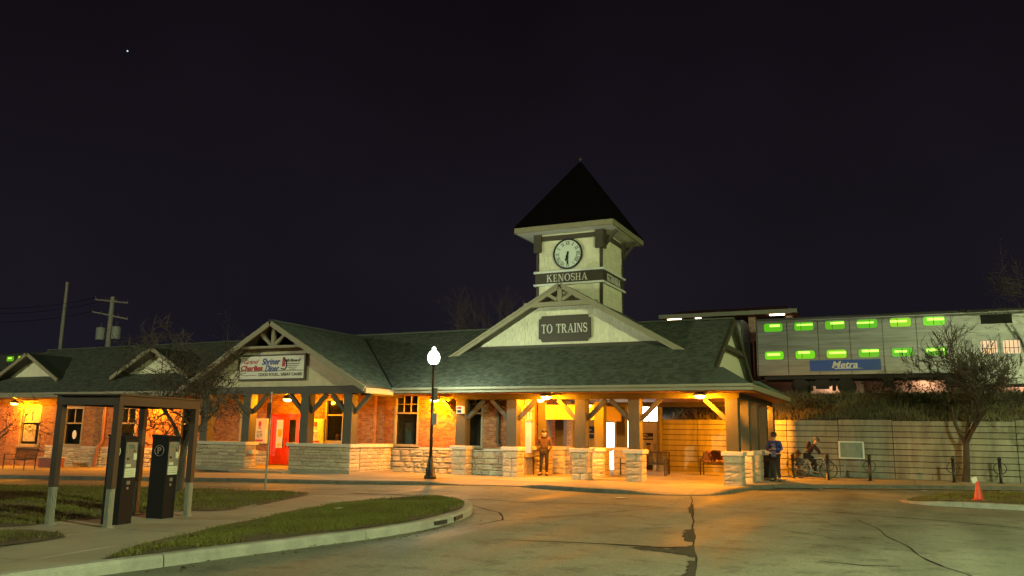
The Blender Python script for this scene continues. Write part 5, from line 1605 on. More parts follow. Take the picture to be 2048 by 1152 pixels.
# ------------------------------------------------------------------ utility poles and wires
def utility(name, label, x, z1, r, arms=(), cans=False, group='utility poles beyond the railway'):
    t = thing(name, label, 'utility pole', (x, 56, 3.5), 0, group)
    MB().tube([(0, 0, 0), (0, 0, z1 - 3.5)], [r, r * .7], 10).build('pole', mat('weathered_pole', (.62, .56, .44), .9, nscale=4, namt=.1), t, local=True)
    for z, a, dz, n in arms:
        A = MB().bar((-a, -.15, z - 3.5 + dz), (a, -.15, z - 3.5 - dz), .12, .14).build('crossarm', mat('weathered_pole', (.2, .18, .13)), t, local=True)
        for k in range(n):
            xx = -a + 2 * a * k / (n - 1) * 1.0
            zz = z - 3.5 + dz - 2 * dz * k / (n - 1)
            MB().tube([(xx, -.15, zz + .06), (xx, -.15, zz + .3)], [.07, .05], 8).build('insulator', M_STEEL, A, local=True)
    if cans:
        for s in (-1, 1):
            C = MB().lathe([(.42, 0), (.45, .1), (.45, 1.15), (.40, 1.25), (.1, 1.3)], (s * 1.12, -.1, 10.45 - 3.5), 16).build('transformer', mat('transformer_grey', (.62, .62, .55), .6, namt=.1), t, local=True)
            MB().tube([(s * 1.12, -.1, 8.2), (s * 1.12, -.1, 8.75)], [.09, .05], 8).build('bushing', M_STEEL, C, local=True)
            MB().bar((s * .2, 0, 7.5), (s * .75, 0, 7.5), .12, .2).build('bracket', M_STEEL, C, local=True)
    return t
utility('utility_pole', 'plain slender utility pole without crossarms beyond the left wing', -78.9, 16.8, .22)
utility('utility_pole', 'utility pole with two crossarms and a pair of grey transformers', -71.7, 14.8, .30, ((14.35, 2.4, .32, 4), (12.9, 2.6, .5, 5)), True)
for k, (z0, z1, y) in enumerate(((14.8, 15.2, 55.8), (14.3, 14.6, 55.9), (13.5, 13.6, 56.0))):
    pts = []
    for i in range(15):
        t_ = i / 14
        pts.append((-74.1 + (-97 + 74.1) * t_, y, z0 + (z1 - z0) * t_ - 1.2 * 4 * t_ * (1 - t_) * .5))
    o = MB().tube(pts, .022, 4).build('power_cable', M_BLACK)
    tagp(o, None, ('top', 'middle', 'lowest')[k] + ' power cable sagging from the transformer pole to the left', 'cable', 'power cables')

# ------------------------------------------------------------------ trees
def grow(trunk, crown, p, d, l, r, lev, maxlev, spread, up, ends, rs, seg=4, ncl=(3, 5), ratio=.68):
    pts = [Vector(p)]; rad = [r]; d = Vector(d).normalized()
    for i in range(seg):
        d = (d + Vector((rs.gauss(0, .16), rs.gauss(0, .16), rs.gauss(0, .12) + up))).normalized()
        pts.append(pts[-1] + d * (l / seg)); rad.append(r * (1 - .5 * (i + 1) / seg))
    tgt = trunk if lev <= 1 else crown
    tgt.tube(pts, rad, 8 if lev == 0 else (5 if lev == 1 else 3), cap=lev == 0)
    if lev >= maxlev:
        ends.append(pts[-1]); return
    n = rs.randint(*ncl)
    for k in range(n):
        t = rs.uniform(.35, 1.0) if k else 1.0
        if lev == 0: t = rs.uniform(.8, 1.0)
        i = min(seg - 1, int(t * seg)); q = pts[i].lerp(pts[i + 1], t * seg - i) if t < 1 else pts[-1]
        a = rs.uniform(0, 2 * math.pi)
        side = d.orthogonal().normalized(); side.rotate(Matrix.Rotation(a, 3, d))
        nd = (d * rs.uniform(.5, 1) + side * spread * rs.uniform(.6, 1.2)).normalized()
        grow(trunk, crown, q, nd, l * ratio * rs.uniform(.75, 1.15), max(RMIN, rad[min(i + 1, seg)] * .62), lev + 1, maxlev, spread, up, ends, rs, 3 if lev else 4, ncl, ratio)
RMIN = .0065
def tree(label, base, trunk_h, limb, r, seed, levels=4, spread=.8, up=.02, lean=(0, 0), m1=None, m2=None, leaf=0, group=None, ncl=(3, 5), ratio=.68, trunks=1, lsize=.05, rmin=.0065):
    global RMIN
    RMIN = rmin
    rs = random.Random(seed)
    t = thing('bare_tree', label, 'tree', base, 0, group)
    tr = MB(); cr_ = MB(); ends = []
    for q in range(trunks):
        p0 = Vector((rs.uniform(-.1, .1) * (trunks > 1), rs.uniform(-.1, .1) * (trunks > 1), -.1))
        dr = Vector((lean[0] + rs.uniform(-.12, .12), lean[1] + rs.uniform(-.12, .12), 1)).normalized()
        top = p0 + dr * trunk_h
        tr.tube([p0, p0 + dr * .12, p0.lerp(top, .4) + Vector((.02, 0, 0)), top], [r * 1.5, r * 1.1, r * .92, r * .78], 10)
        k = rs.randint(3, 4)
        for i in range(k):
            a = 2 * math.pi * (i + rs.uniform(-.2, .2)) / k
            nd = Vector((math.cos(a) * spread, math.sin(a) * spread, 1)).normalized()
            grow(tr, cr_, top - dr * .05, nd, limb, r * .62, 1, levels, spread, up, ends, rs, 4, ncl, ratio)
    tr.build('trunk', m1 or M_BARK, t, True, local=True, fix=False)
    cr_.build('crown', m2 or M_TWIG, t, local=True, fix=False)
    if leaf:
        lf = MB()
        for e_ in ends:
            for _ in range(leaf):
                c = e_ + Vector((rs.gauss(0, .08), rs.gauss(0, .08), rs.gauss(0, .07)))
                a = Vector((rs.gauss(0, 1), rs.gauss(0, 1), rs.gauss(0, 1))).normalized() * rs.uniform(.5, 1) * lsize
                b_ = a.orthogonal().normalized() * lsize * .5
                lf.add([c - a, c + b_, c + a, c - b_], [(0, 1, 2, 3)])
        o = lf.build('withered_leaves', M_DARKLEAF, t, local=True, fix=False); o['kind'] = 'stuff'
    return t
tree('low spreading bare tree on the lawn behind the pay stations', (-16.98, 15.73, .1), 1.3, 1.55, .105, 11, 6, 1.2, -.035, (-.02, 0), ncl=(3, 4), ratio=.72, leaf=1, lsize=.02, rmin=.0095)
tree('forked bare tree with a dense twiggy crown before the retaining wall', (1.98, 36.9, .12), 1.6, 1.75, .135, 23, 6, .52, .05, (-.02, 0), leaf=0, ncl=(3, 4), ratio=.71, rmin=.012, m1=M_TWIG)
tree('thin bare tree at the left edge of the lawn', (-25.6, 16.0, -.05), 1.0, 1.2, .05, 21, 4, .9, -.02)
tree('bare tree on the bank at the right edge above the coach', (6.9, 41.5, 3.0), 2.6, 2.4, .16, 31, 5, .75, .02, leaf=1, lsize=.07)
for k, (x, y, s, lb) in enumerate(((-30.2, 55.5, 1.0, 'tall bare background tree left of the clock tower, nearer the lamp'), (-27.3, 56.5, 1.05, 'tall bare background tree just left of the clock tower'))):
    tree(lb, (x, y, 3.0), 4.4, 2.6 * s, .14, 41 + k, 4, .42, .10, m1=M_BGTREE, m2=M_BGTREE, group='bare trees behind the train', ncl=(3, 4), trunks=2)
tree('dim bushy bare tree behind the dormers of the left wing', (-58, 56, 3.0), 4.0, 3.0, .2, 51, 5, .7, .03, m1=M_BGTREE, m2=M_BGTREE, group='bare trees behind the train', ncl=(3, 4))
# shrubs on the bank
rs = random.Random(77)
for k, (x, y, h, lb) in enumerate(((-8.9, 39.0, 1.0, 'leafless scrambling shrub hanging over the wall beside the canopy'), (-.2, 43.5, 1.3, 'dark leafless shrub on the bank below the middle of the coach'), (2.2, 42.0, 1.5, 'dense dark shrub on the bank behind the forked tree'), (4.4, 42.5, 1.6, 'shrub on the bank at the right below the coach doors'), (-3.6, 40.2, .8, 'low weedy shrub on the bank above the cyclist'))):
    t = thing('bank_shrub', lb, 'shrub', (x, y, bank_z(x, y)), 0, 'shrubs on the railway bank')
    st_ = MB(); cr_ = MB(); ends = []
    for i in range(9):
        a = rs.uniform(0, 6.28)
        grow(st_, cr_, (rs.uniform(-.25, .25), rs.uniform(-.2, .2), -.05), (math.cos(a) * .8, math.sin(a) * .6, .8), h * .6, .018, 1, 3, .9, -.03, ends, rs, 3, (3, 4), .7)
    st_.build('stem', M_BARK, t, local=True, fix=False); cr_.build('twigs', M_TWIG, t, local=True, fix=False)
    lf = MB()
    for e_ in ends:
        for _ in range(3):
            c = e_ + Vector((rs.gauss(0, .1), rs.gauss(0, .1), rs.gauss(0, .08)))
            a = Vector((rs.gauss(0, 1), rs.gauss(0, 1), rs.gauss(0, 1))).normalized() * .07
            b_ = a.orthogonal().normalized() * .035
            lf.add([c - a, c + b_, c + a, c - b_], [(0, 1, 2, 3)])
    o = lf.build('withered_leaves', M_DARKLEAF, t, local=True, fix=False); o['kind'] = 'stuff'

# ------------------------------------------------------------------ pay stations under their shelter
ANG = math.atan2(.21, 1.13)
sh = thing('pay_shelter', 'open brown steel shelter on four posts over the two pay stations', 'shelter', (-12.575, 10.455, .10), ANG)
hx, hy = .575, 1.015
for sx in (-1, 1):
    for sy in (-1, 1):
        p = MB().box(sx * hx - .055, sx * hx + .055, sy * hy - .055, sy * hy + .055, .62, 1.98).build('post', M_DKBRN, sh, local=True, bevel=.006)
        b = MB()
        b.box(sx * hx - .042, sx * hx + .042, sy * hy - .042, sy * hy + .042, 0.02, .62)
        for q in (-.03, 0, .03):
            b.box(sx * hx + .042, sx * hx + .056, sy * hy + q - .009, sy * hy + q + .009, .02, .62)
            b.box(sx * hx + q - .009, sx * hx + q + .009, sy * hy - .056, sy * hy - .042, .02, .62)
        b.build('sleeve', M_GALV, p, local=True)
        MB().box(sx * hx - .075, sx * hx + .075, sy * hy - .075, sy * hy + .075, 0, .02).build('base_plate', M_GALV, p, local=True)
for sy in (-1, 1): MB().box(-hx - .06, hx + .06, sy * (hy + .0) - .06, sy * hy + .06, 1.98, 2.14).build('top_beam', M_DKBRN, sh, local=True)
for sx in (-1, 1): MB().box(sx * hx - .06, sx * hx + .06, -hy + .061, hy - .061, 1.98, 2.14).build('top_beam', M_DKBRN, sh, local=True)
MB().box(-hx - .10, hx + .10, -hy - .10, hy + .10, 2.141, 2.165).build('roof_panel', M_DKBRN, sh, local=True)
for k in range(5): MB().box(-hx + .061, hx - .061, -hy + .3 + k * .36 - .02, -hy + .3 + k * .36 + .02, 2.08, 2.14).build('purlin', M_DKBRN, sh, local=True)

M_CAB = mat('cabinet_black', (.009, .008, .009), .7, spec=.2, namt=.1, bump=.05)
M_PANEL = mat('panel_grey', (.15, .145, .125), .45, namt=.06)
M_LABEL = mat('label_pale', (.50, .53, .40), .5, namt=.04)
def pay_station(c, label, ring):
    t = thing('pay_station', label, 'pay station', (c[0], c[1], .10), ANG, 'parking pay stations under the shelter')
    a, d, h = .17, .165, 1.46
    b = MB(); b.prism([(-a, -d, 0), (a, -d, 0), (a, -d, h - .03), (-a, -d, h)], (0, 2 * d, 0))
    b.build('cabinet', M_CAB, t, local=True, bevel=.012)
    MB().prism([(-a - .012, -d - .012, h + .003), (a + .012, -d - .012, h - .027), (a + .012, -d - .012, h + .005), (-a - .012, -d - .012, h + .035)], (0, 2 * d + .024, 0)).build('lid', M_CAB, t, local=True)
    x = a + .001
    P = MB().box(x, x + .012, -d + .03, d - .03, .78, 1.37).build('front_panel', M_PANEL, t, local=True)
    MB().box(x + .0125, x + .018, -d + .09, d - .09, 1.26, 1.33).build('screen', mat('screen_grey', (.16, .19, .16), .2), P, local=True)
    MB().box(x + .0125, x + .018, -d + .035, d - .035, .78, .93).build('instruction_label', M_LABEL, P, local=True)
    MB().box(x + .0125, x + .017, -d + .05, -d + .17, .955, 1.0).build('small_label', M_LABEL, P, local=True)
    MB().box(x + .0125, x + .03, d - .12, d - .05, 1.07, 1.18).build('card_slot', M_LABEL, P, local=True)
    MB().box(x + .0125, x + .026, -d + .07, -d + .11, 1.07, 1.11).build('coin_slot', M_BLACK, P, local=True)
    for i in range(4): MB().box(x + .0125, x + .022, -d + .06 + i * .04, -d + .085 + i * .04, 1.195, 1.22).build('button', M_STEEL, P, local=True)
    MB().box(x + .0125, x + .022, .05, .08, 1.205, 1.24).build('button', M_BLACK, P, local=True)
    for i in range(3): MB().box(x + .0185, x + .0195, -d + .05, d - .05, .81 + i * .035, .817 + i * .035).build('print_line', M_PANEL, P, local=True)
    MB().box(x, x + .02, -.05, .02, .66, .72).build('ticket_tray', M_PANEL, t, local=True)
    MB().box(x, x + .008, -.03, .01, .58, .62).build('lock_plate', mat('copper_plate', (.35, .22, .15), .4), t, local=True)
    # parking mark on the side
    MB().torus((0, -d - .004, 1.21), .095, .008, 'y', 28, 5).build('sign_ring', M_LABEL if not ring else mat('ring_dim', (.22, .19, .2), .5), t, local=True)
    MB().lathe([(.088, 0), (.088, .004), (.001, .005)], (0, 0, 0), 24).xf(Matrix.Translation((0, -d, 1.21)) @ Matrix.Rotation(R(90), 4, 'X')).build('sign_disc', mat('disc_blue', (.015, .06, .20), .4) if not ring else M_CAB, t, local=True)
    put(text_mb('P', .165, .004, 0, .004), (0, -d - .008, 1.205)).build('lettering', M_LABEL if not ring else mat('p_dim', (.40, .27, .22), .5), t, local=True)
    return t
pay_station((-12.20, 10.03), 'black pay station nearer the road with blue P disc', 0)
pay_station((-12.40, 11.12), 'black pay station farther back with a plain ringed P', 1)

# parking sign on the lawn
sg = thing('street_sign', 'thin sign pole with small grey plate at the lawn edge before the porch', 'sign', (-15.72, 17.55, .0), R(-28))
MB().tube([(0, 0, 0), (0, 0, 2.75)], .028, 6).build('pole', M_STEEL, sg, local=True)
MB().box(-.155, .155, -.04, -.03, 2.02, 2.46).build('plate', mat('sign_back', (.16, .16, .13), .5), sg, local=True)
for z in (2.1, 2.38): MB().tube([(0, -.045, z), (0, -.02, z)], .014, 6).build('bolt', M_STEEL, sg, local=True)

# ------------------------------------------------------------------ street furniture
M_BENCH = mat('bench_black', (.022, .018, .016), .5, namt=.1)
def bench(loc, rz, label, L_=1.8, n=30):
    t = thing('slat_bench', label, 'bench', loc, rz, 'black metal slat benches')
    ms = MB().box(-.012, .012, -.23, .23, -.006, .006).mesh('slat', M_BENCH)
    mb_ = MB().box(-.012, .012, -.006, .006, -.21, .21).mesh('slat', M_BENCH)
    for i in range(n):
        x = -L_ / 2 + .05 + (L_ - .1) * i / (n - 1)
        o = bpy.data.objects.new('slat', ms); COL.objects.link(o); o.parent = t; o.location = (x, 0, .45)
        o = bpy.data.objects.new('slat', mb_); COL.objects.link(o); o.parent = t; o.location = (x, .27, .70); o.rotation_euler = (R(-10), 0, 0)
    MB().box(-L_ / 2, L_ / 2, -.25, -.225, .43, .465).box(-L_ / 2, L_ / 2, .215, .24, .43, .465).build('seat_rail', M_BENCH, t, local=True)
    MB().bar((-L_ / 2, .305, .915), (L_ / 2, .305, .915), .035, .035).bar((-L_ / 2, .232, .49), (L_ / 2, .232, .49), .03, .03).build('back_rail', M_BENCH, t, local=True)
    for s in (-1, 1):
        x = s * L_ / 2
        b = MB().bar((x, -.22, 0), (x, -.22, .66), .045, .03).bar((x, .24, 0), (x, .24, .46), .045, .03).bar((x, .24, .46), (x, .31, .92), .045, .03).bar((x, -.24, .66), (x, .27, .66), .05, .025)
        b.build('end_frame', M_BENCH, t, local=True)
    return t
bench((-9.75, 33.0, .12), R(6), 'bench with a pale bag under the canopy before the poster')
bench((-10.0, 34.6, .12), R(8), 'bench with a red bag half hidden behind the fourth front pier', 1.7)
bench((-7.0, 35.3, .12), R(-4), 'bench with a brown blanket before the planked wall')
bench((-36.6, 24.6, -.21), R(-12), 'bench at the far left before the wing wall', 2.2)
pb = thing('brick_planter', 'low red brick planter block beside the far left bench', 'planter', (-38.2, 27.3, -.25))
MB().box(-38.7, -37.75, 27.0, 27.7, -.25, .22).build('planter_body', mat('planter_brick', (.30, .09, .06), .85, nscale=5, namt=.12, bump=.4), pb)
MB().box(-38.75, -37.7, 26.95, 27.75, .221, .26).build('rim', M_CAP, pb)
MB().add([(-38.6, 27.1, .262), (-37.85, 27.1, .262), (-37.85, 27.6, .262), (-38.6, 27.6, .262)], [(0, 1, 2, 3)]).build('soil', M_SOIL, pb)

def cloth_lump(name, label, cat, loc, size, m, seed, rz=0, drape=0.0):
    rs = random.Random(seed)
    bm = bmesh.new(); bmesh.ops.create_icosphere(bm, subdivisions=3, radius=1)
    ph = [rs.uniform(0, 6) for _ in range(6)]
    for v in bm.verts:
        c = v.co.copy()
        k = 1 + .16 * math.sin(4 * c.x + ph[0]) * math.cos(5 * c.y + ph[1]) + .12 * math.sin(7 * c.z + ph[2] + 3 * c.x)
        c *= k
        if c.z < -.55: c.z = -.55
        v.co = Vector((c.x * size[0], c.y * size[1], (c.z + .55) * size[2]))
    me = bpy.data.meshes.new(name); bm.to_mesh(me); bm.free(); me.materials.append(m)
    for p in me.polygons: p.use_smooth = True
    o = link(name, me, None, None, label, cat); o.location = loc; o.rotation_euler = (0, 0, rz)
    return o
def tote(name, label, loc, w, d, h, m, rz):
    t = thing(name, label, 'bag', loc, rz)
    b = MB(); pr_ = []
    vs_ = []
    for k, (z, s) in enumerate(((0, .9), (.08 * h, 1.02), (.5 * h, 1.05), (.85 * h, .92), (h, .7))):
        for i in range(16):
            a = 2 * math.pi * i / 16
            ca, sa = math.cos(a), math.sin(a)
            q = (abs(ca) ** 4 + abs(sa) ** 4) ** -.25
            vs_.append((w / 2 * ca * q * s * (1 + .04 * math.sin(5 * a + k)), d / 2 * sa * q * s, z))
    fs = [(k * 16 + i, k * 16 + (i + 1) % 16, (k + 1) * 16 + (i + 1) % 16, (k + 1) * 16 + i) for k in range(4) for i in range(16)]
    fs += [tuple(reversed(range(16))), tuple(range(64, 80))]
    b.add(vs_, fs).build('bag_body', m, t, True, local=True)
    MB().tube([(-w * .25, 0, h * .95), (-w * .22, 0, h * 1.25), (0, 0, h * 1.38), (w * .22, 0, h * 1.25), (w * .25, 0, h * .95)], .014, 6).build('handle', m, t, local=True)
    return t
tote('red_bag', 'bulging red bag standing on the half hidden bench', (-10.55, 34.45, .57), .48, .3, .40, mat('red_cloth', (.48, .03, .02), .8, nscale=7), R(8))
tote('pale_bag', 'bulging white bag standing on the bench before the poster', (-10.2, 32.85, .57), .42, .3, .42, mat('white_cloth', (.55, .53, .47), .8, nscale=7), R(6))
tote('dark_bag', 'small dark bag at the middle of the bench before the poster', (-9.45, 32.98, .57), .22, .2, .34, M_INK, R(6))
# blanket draped over the bench, built as a folded sheet
def blanket():
    NX, NY = 22, 14; rs = random.Random(5)
    t = thing('draped_blanket', 'brown and black patterned blanket thrown over the bench by the wall', 'blanket', (-7.15, 35.3, .12), R(-4))
    for part, m, x0, x1, off in (('blanket', mat('blanket_brown', (.26, .105, .03), .9, nscale=9, namt=.25), -.72, .28, .02), ('dark_fold', mat('blanket_dark', (.045, .016, .010), .9, nscale=9), -.42, .18, .045), ('pale_bundle', mat('bundle_pale', (.48, .32, .20), .9), .0, .45, .06)):
        V = []; 
        for j in range(NY + 1):
            s = j / NY
            if part == 'pale_bundle': s = .5 + s * .38
            if part == 'dark_fold': s = .18 + s * .6
            for i in range(NX + 1):
                x = x0 + (x1 - x0) * i / NX
                if s < .2: y, z = .37, .60 + s * 1.8
                elif s < .6: q = (s - .2) / .4; y, z = .34 - q * .12, .96 - q * .42
                else: q = (s - .6) / .4; y, z = .20 - q * .42, .52 - q * .03
                w = .035 * math.sin(x * 17 + s * 6) + .03 * math.sin(x * 31 - s * 9)
                if part != 'blanket': w += .05 * math.sin(i / NX * math.pi) * math.sin(min(1, j / NY) * math.pi)
                sk = .10 * math.sin(s * 9 + (x0 * 5)) * (i / NX - .5) * 2
                V.append((x + sk, y - abs(w) * .6 - off, z + abs(w) + off * .8))
        F = [(j * (NX + 1) + i, j * (NX + 1) + i + 1, (j + 1) * (NX + 1) + i + 1, (j + 1) * (NX + 1) + i) for j in range(NY) for i in range(NX)]
        o = MB().add(V, F).build(part, m, t, True, local=True, fix=False)
        md = o.modifiers.new('thick', 'SOLIDIFY'); md.thickness = .02
blanket()
# litter bin
lb_ = thing('litter_bin', 'black square litter bin behind the corner piers', 'litter bin', (-4.85, 33.3, .12), R(5))
MB().box(-.27, .27, -.27, .27, .06, .86).build('bin_body', M_BLACK, lb_, local=True, bevel=.02)
for k in range(7): MB().box(-.25 + k * .075, -.21 + k * .075, -.285, -.271, .1, .82).build('slat', M_BLACK, lb_, local=True)
MB().box(-.30, .30, -.30, .30, .861, .92).build('lid', M_BLACK, lb_, local=True, bevel=.02)
MB().box(-.18, .18, -.302, -.29, .70, .80).build('opening', M_INK, lb_, local=True)
for sx in (-1, 1): MB().box(sx * .22 - .03, sx * .22 + .03, -.22, .22, 0, .06).build('foot', M_BLACK, lb_, local=True)
# bike racks
def rack(loc, label):
    t = thing('bike_rack', label, 'bike rack', loc, R(10), 'black bollard bike racks along the planked wall')
    MB().lathe([(.11, 0), (.11, .02), (.055, .03), (.055, .86), (.075, .88), (.075, .92), (.05, .97), (.002, .99)], (0, 0, 0), 14).build('bollard', M_BLACK, t, True, local=True)
    for s in (-1, 1):
        pts = [(s * .05, 0, .74)] + [(s * (.05 + .17 * math.sin(R(a))), 0, .55 + .19 * math.cos(R(a))) for a in range(15, 170, 15)] + [(s * .05, 0, .36)]
        MB().tube(pts, .016, 6).build('hoop', M_BLACK, t, local=True)
for (x, y), lb in zip(((-4.2, 35.2), (-2.83, 34.5), (-1.35, 35.1), (1.55, 36.0), (3.15, 36.6)), ('bike rack bollard beside the man in blue', 'bike rack bollard in front of the bicycle front wheel', 'bike rack bollard below the notice board', 'bike rack bollard left of the forked tree trunk', 'bike rack bollard at the right behind the orange cone')):
    rack((x, y, .12), lb)
# cone with a paper stuck on its tip
cn = thing('traffic_cone', 'orange red traffic cone with paper on its tip on the side island', 'cone', (1.66, 25.75, .13), R(20))
cn.scale = (.74, .74, .78)
M_CONE = mat('cone_red', (.62, .055, .022), .55, namt=.05)
MB().lathe([(.155, .03), (.145, .07), (.055, .62), (.04, .64), (.002, .64)], (0, 0, 0), 18).build('cone_body', M_CONE, cn, True, local=True)
MB().box(-.18, .18, -.18, .18, 0, .03).build('base', M_CONE, cn, local=True, bevel=.01)
MB().box(-.10, .10, -.008, .008, .60, .80).xf(Matrix.Translation((.06, -.02, 0)) @ Matrix.Rotation(R(-14), 4, 'Y')).build('paper_slip', M_PAPER, cn, local=True)
# camera / speaker on the first post
cb = thing('post_speaker', 'small white alarm box fixed high on the first front post', 'alarm box', (-15.6, 28.1, 2.6))
MB().box(-.13, .13, -.14, .065, -.15, .15).build('housing', M_WHITE, cb, local=True, bevel=.02)
MB().box(-.1, .1, -.147, -.141, .03, .11).build('strobe_lens', M_REDINK, cb, local=True)
MB().box(-.09, .09, -.147, -.141, -.11, -.01).build('grille', M_INK, cb, local=True)
# litter and drain
def scrap(loc, label, s, m=M_PAPER):
    b = MB(); q = [(-s, -s * .6), (s, -s * .5), (s * .8, s * .6), (-s * .9, s * .5)]
    b.prism([(x, y, .004 + abs(x) * .12) for x, y in q], (0, 0, .006))
    o = b.build('paper_scrap', m); o.location = loc; o.rotation_euler = (0, 0, random.uniform(0, 3))
    tagp(o, None, label, 'litter')
scrap((-7.2, 22.07, 0), 'flat white scrap on the road before the canopy kerb', .16)
scrap((-10.41, 13.77, .17), 'pale scrap of litter in the grass of the kerbed island', .09)
scrap((-5.84, 27.5, .125), 'small scrap on the pavement beside the corner pier', .05)
scrap((-2.75, 30.1, .0), 'pale crumpled scrap against the kerb below the cyclist', .08)
scrap((.45, 31.6, .0), 'pale scrap lying in the gutter left of the cone', .11)
for (x, y, a), lb in zip(((-7.96, 13.45, 1.55), (-8.13, 14.55, 1.85)), ('nearer dark drain slot in the island kerb', 'farther dark drain slot in the island kerb tip')):
    o = MB().box(-.32, .32, -.012, .012, .035, .105).build('kerb_inlet', M_INK)
    o.location = (x + .065, y, 0); o.rotation_euler = (0, 0, a); tagp(o, None, lb, 'drain')

# ------------------------------------------------------------------ people
def skin_obj(name, V, E, Rd, m, parent, root=0, sub=2):
    me = bpy.data.meshes.new(name); me.from_pydata(V, E, []); me.materials.append(m)
    o = link(name, me, parent)
    md = o.modifiers.new('skin', 'SKIN'); md.use_smooth_shade = True; md.branch_smoothing = .3
    for i, r in enumerate(Rd):
        sv = me.skin_vertices[0].data[i]; sv.radius = r if hasattr(r, '__len__') else (r, r); sv.use_root = (i == root)
    sd = o.modifiers.new('sub', 'SUBSURF'); sd.levels = sub; sd.render_levels = sub
    # bake so that the scene holds plain geometry
    dg = bpy.context.evaluated_depsgraph_get(); dg.update()
    me2 = bpy.data.meshes.new_from_object(o.evaluated_get(dg))
    o.modifiers.clear(); o.data = me2; bpy.data.meshes.remove(me)
    return o
def person(label, loc, rz, J_, jacket, trousers, hair, extras=None, hands=True, scale=1.0):
    """J_: joints in local metres, facing -y. keys: pelvis chest neck head, sh el wr (L,R), hip kn an (L,R)"""
    t = thing('person', label, 'person', loc, rz); t.scale = (scale,) * 3
    V = []; E = []; Rr = []
    def add(p, r, to=None):
        V.append(tuple(p)); Rr.append(r)
        if to is not None: E.append((to, len(V) - 1))
        return len(V) - 1
    g = {k: Vector(v) for k, v in J_.items()}
    pv = add(g['pelvis'], .13)
    mid = add(g['pelvis'].lerp(g['chest'], .5), .125, pv)
    ch = add(g['chest'], .135, mid)
    nb_ = add(g['neck'], .062, ch)
    hd = (g['head'] - g['neck'])
    h0 = add(g['neck'] + hd * .42, .052, nb_)
    h1 = add(g['neck'] + hd * .72 + Vector((0, -.012, 0)), .078, h0)
    h2 = add(g['head'], .096, h1)
    h3 = add(g['head'] + hd.normalized() * .075 + Vector((0, .01, 0)), .075, h2)
    fd = g.get('face', Vector((0, -1, 0))).normalized()
    add(g['neck'] + hd * .82 + fd * .105, .016, h1)       # nose
    for s in ('L', 'R'):
        a = add(g['sh' + s], .06, ch); b_ = add(g['el' + s], .043, a); c = add(g['wr' + s], .030, b_)
        if hands:
            d = (g['wr' + s] - g['el' + s]).normalized()
            if 'hd' + s in g: d = g['hd' + s].normalized()
            pl_ = add(g['wr' + s] + d * .07, .030, c)
            side = d.orthogonal().normalized(); up_ = d.cross(side)
            for k in range(4):
                q = g['wr' + s] + d * .085 + side * (k - 1.5) * .021
                f1 = add(q + d * .035 + up_ * .008, .010, pl_)
                f2 = add(q + d * (.058 + (.01 if k in (1, 2) else 0)) + up_ * .03, .009, f1)
            f1 = add(g['wr' + s] + d * .05 + side * .045 + up_ * .012, .011, c)
            add(g['wr' + s] + d * .085 + side * .058 + up_ * .028, .010, f1)
        a = add(g['hip' + s], .088, pv); b_ = add(g['kn' + s], .055, a); c = add(g['an' + s], .038, b_)
        f = g.get('ft' + s, Vector((0, -1, 0))).normalized()
        add(g['an' + s] + f * .15 + Vector((0, 0, -.045)), .034, c)
    skin_obj('body', V, E, Rr, M_SKIN, t)
    # jacket
    V.clear(); E.clear(); Rr.clear()
    pv = add(g['pelvis'] + Vector((0, 0, -.03)), (.175, .150))
    mid = add(g['pelvis'].lerp(g['chest'], .5), (.172, .150), pv)
    ch = add(g['chest'], (.178, .150), mid)
    add(g['neck'] + Vector((0, .005, -.01)), .085, ch)
    for s in ('L', 'R'):
        a = add(g['sh' + s], .085, ch); b_ = add(g['el' + s], .068, a); c = add(g['wr' + s], .052, b_)
    skin_obj('jacket', V, E, Rr, jacket, t)
    V.clear(); E.clear(); Rr.clear()
    pv = add(g['pelvis'] + Vector((0, 0, .02)), .145)
    for s in ('L', 'R'):
        a = add(g['hip' + s], .106, pv); b_ = add(g['kn' + s], .075, a); c = add(g['an' + s] + (g['kn' + s] - g['an' + s]) * .06, .058, b_)
    skin_obj('trousers', V, E, Rr, trousers, t)
    for s in ('L', 'R'):
        f = g.get('ft' + s, Vector((0, -1, 0))).normalized()
        q = g['an' + s]
        V.clear(); E.clear(); Rr.clear()
        a = add(q + Vector((0, 0, -.02)), .05); b_ = add(q + f * -.03 + Vector((0, 0, -.045)), .045, a); c = add(q + f * .10 + Vector((0, 0, -.052)), .043, a); add(q + f * .19 + Vector((0, 0, -.058)), .036, c)
        skin_obj('shoe', V, E, Rr, M_INK, t)
    # cap or hood, eyes
    H = g['head']; ax = hd.normalized()
    Mh = Matrix.Translation(H + ax * .015) @ Vector((0, 0, 1)).rotation_difference(ax).to_matrix().to_4x4()
    MB().lathe([(.112, -.02), (.115, .03), (.098, .085), (.06, .118), (.002, .128)], (0, .01, 0), 18, 1, 1.08).xf(Mh).build('cap', hair, t, True, local=True)
    sd = fd.cross(ax).normalized()
    for s in (-1, 1):
        MB().ball((0, 0, 0), .012, 8, 6).xf(Matrix.Translation(g['neck'] + hd * .98 + fd * .088 + sd * s * .034)).build('eye', M_INK, t, True, local=True)
        MB().ball((0, 0, 0), .026, 8, 6).xf(Matrix.Translation(g['neck'] + hd * .92 + sd * s * .092 + fd * -.01) @ Matrix.Diagonal((.5, .8, 1.2, 1))).build('ear', M_SKIN, t, True, local=True)
    MB().ball((0, 0, 0), .02, 8, 6).xf(Matrix.Translation(g['neck'] + hd * .66 + fd * .08) @ Matrix.Diagonal((1.2, .5, .4, 1))).build('mouth', mat('lips', (.28, .11, .08), .6), t, True, local=True)
    if extras: extras(t, g, fd, hd)
    return t
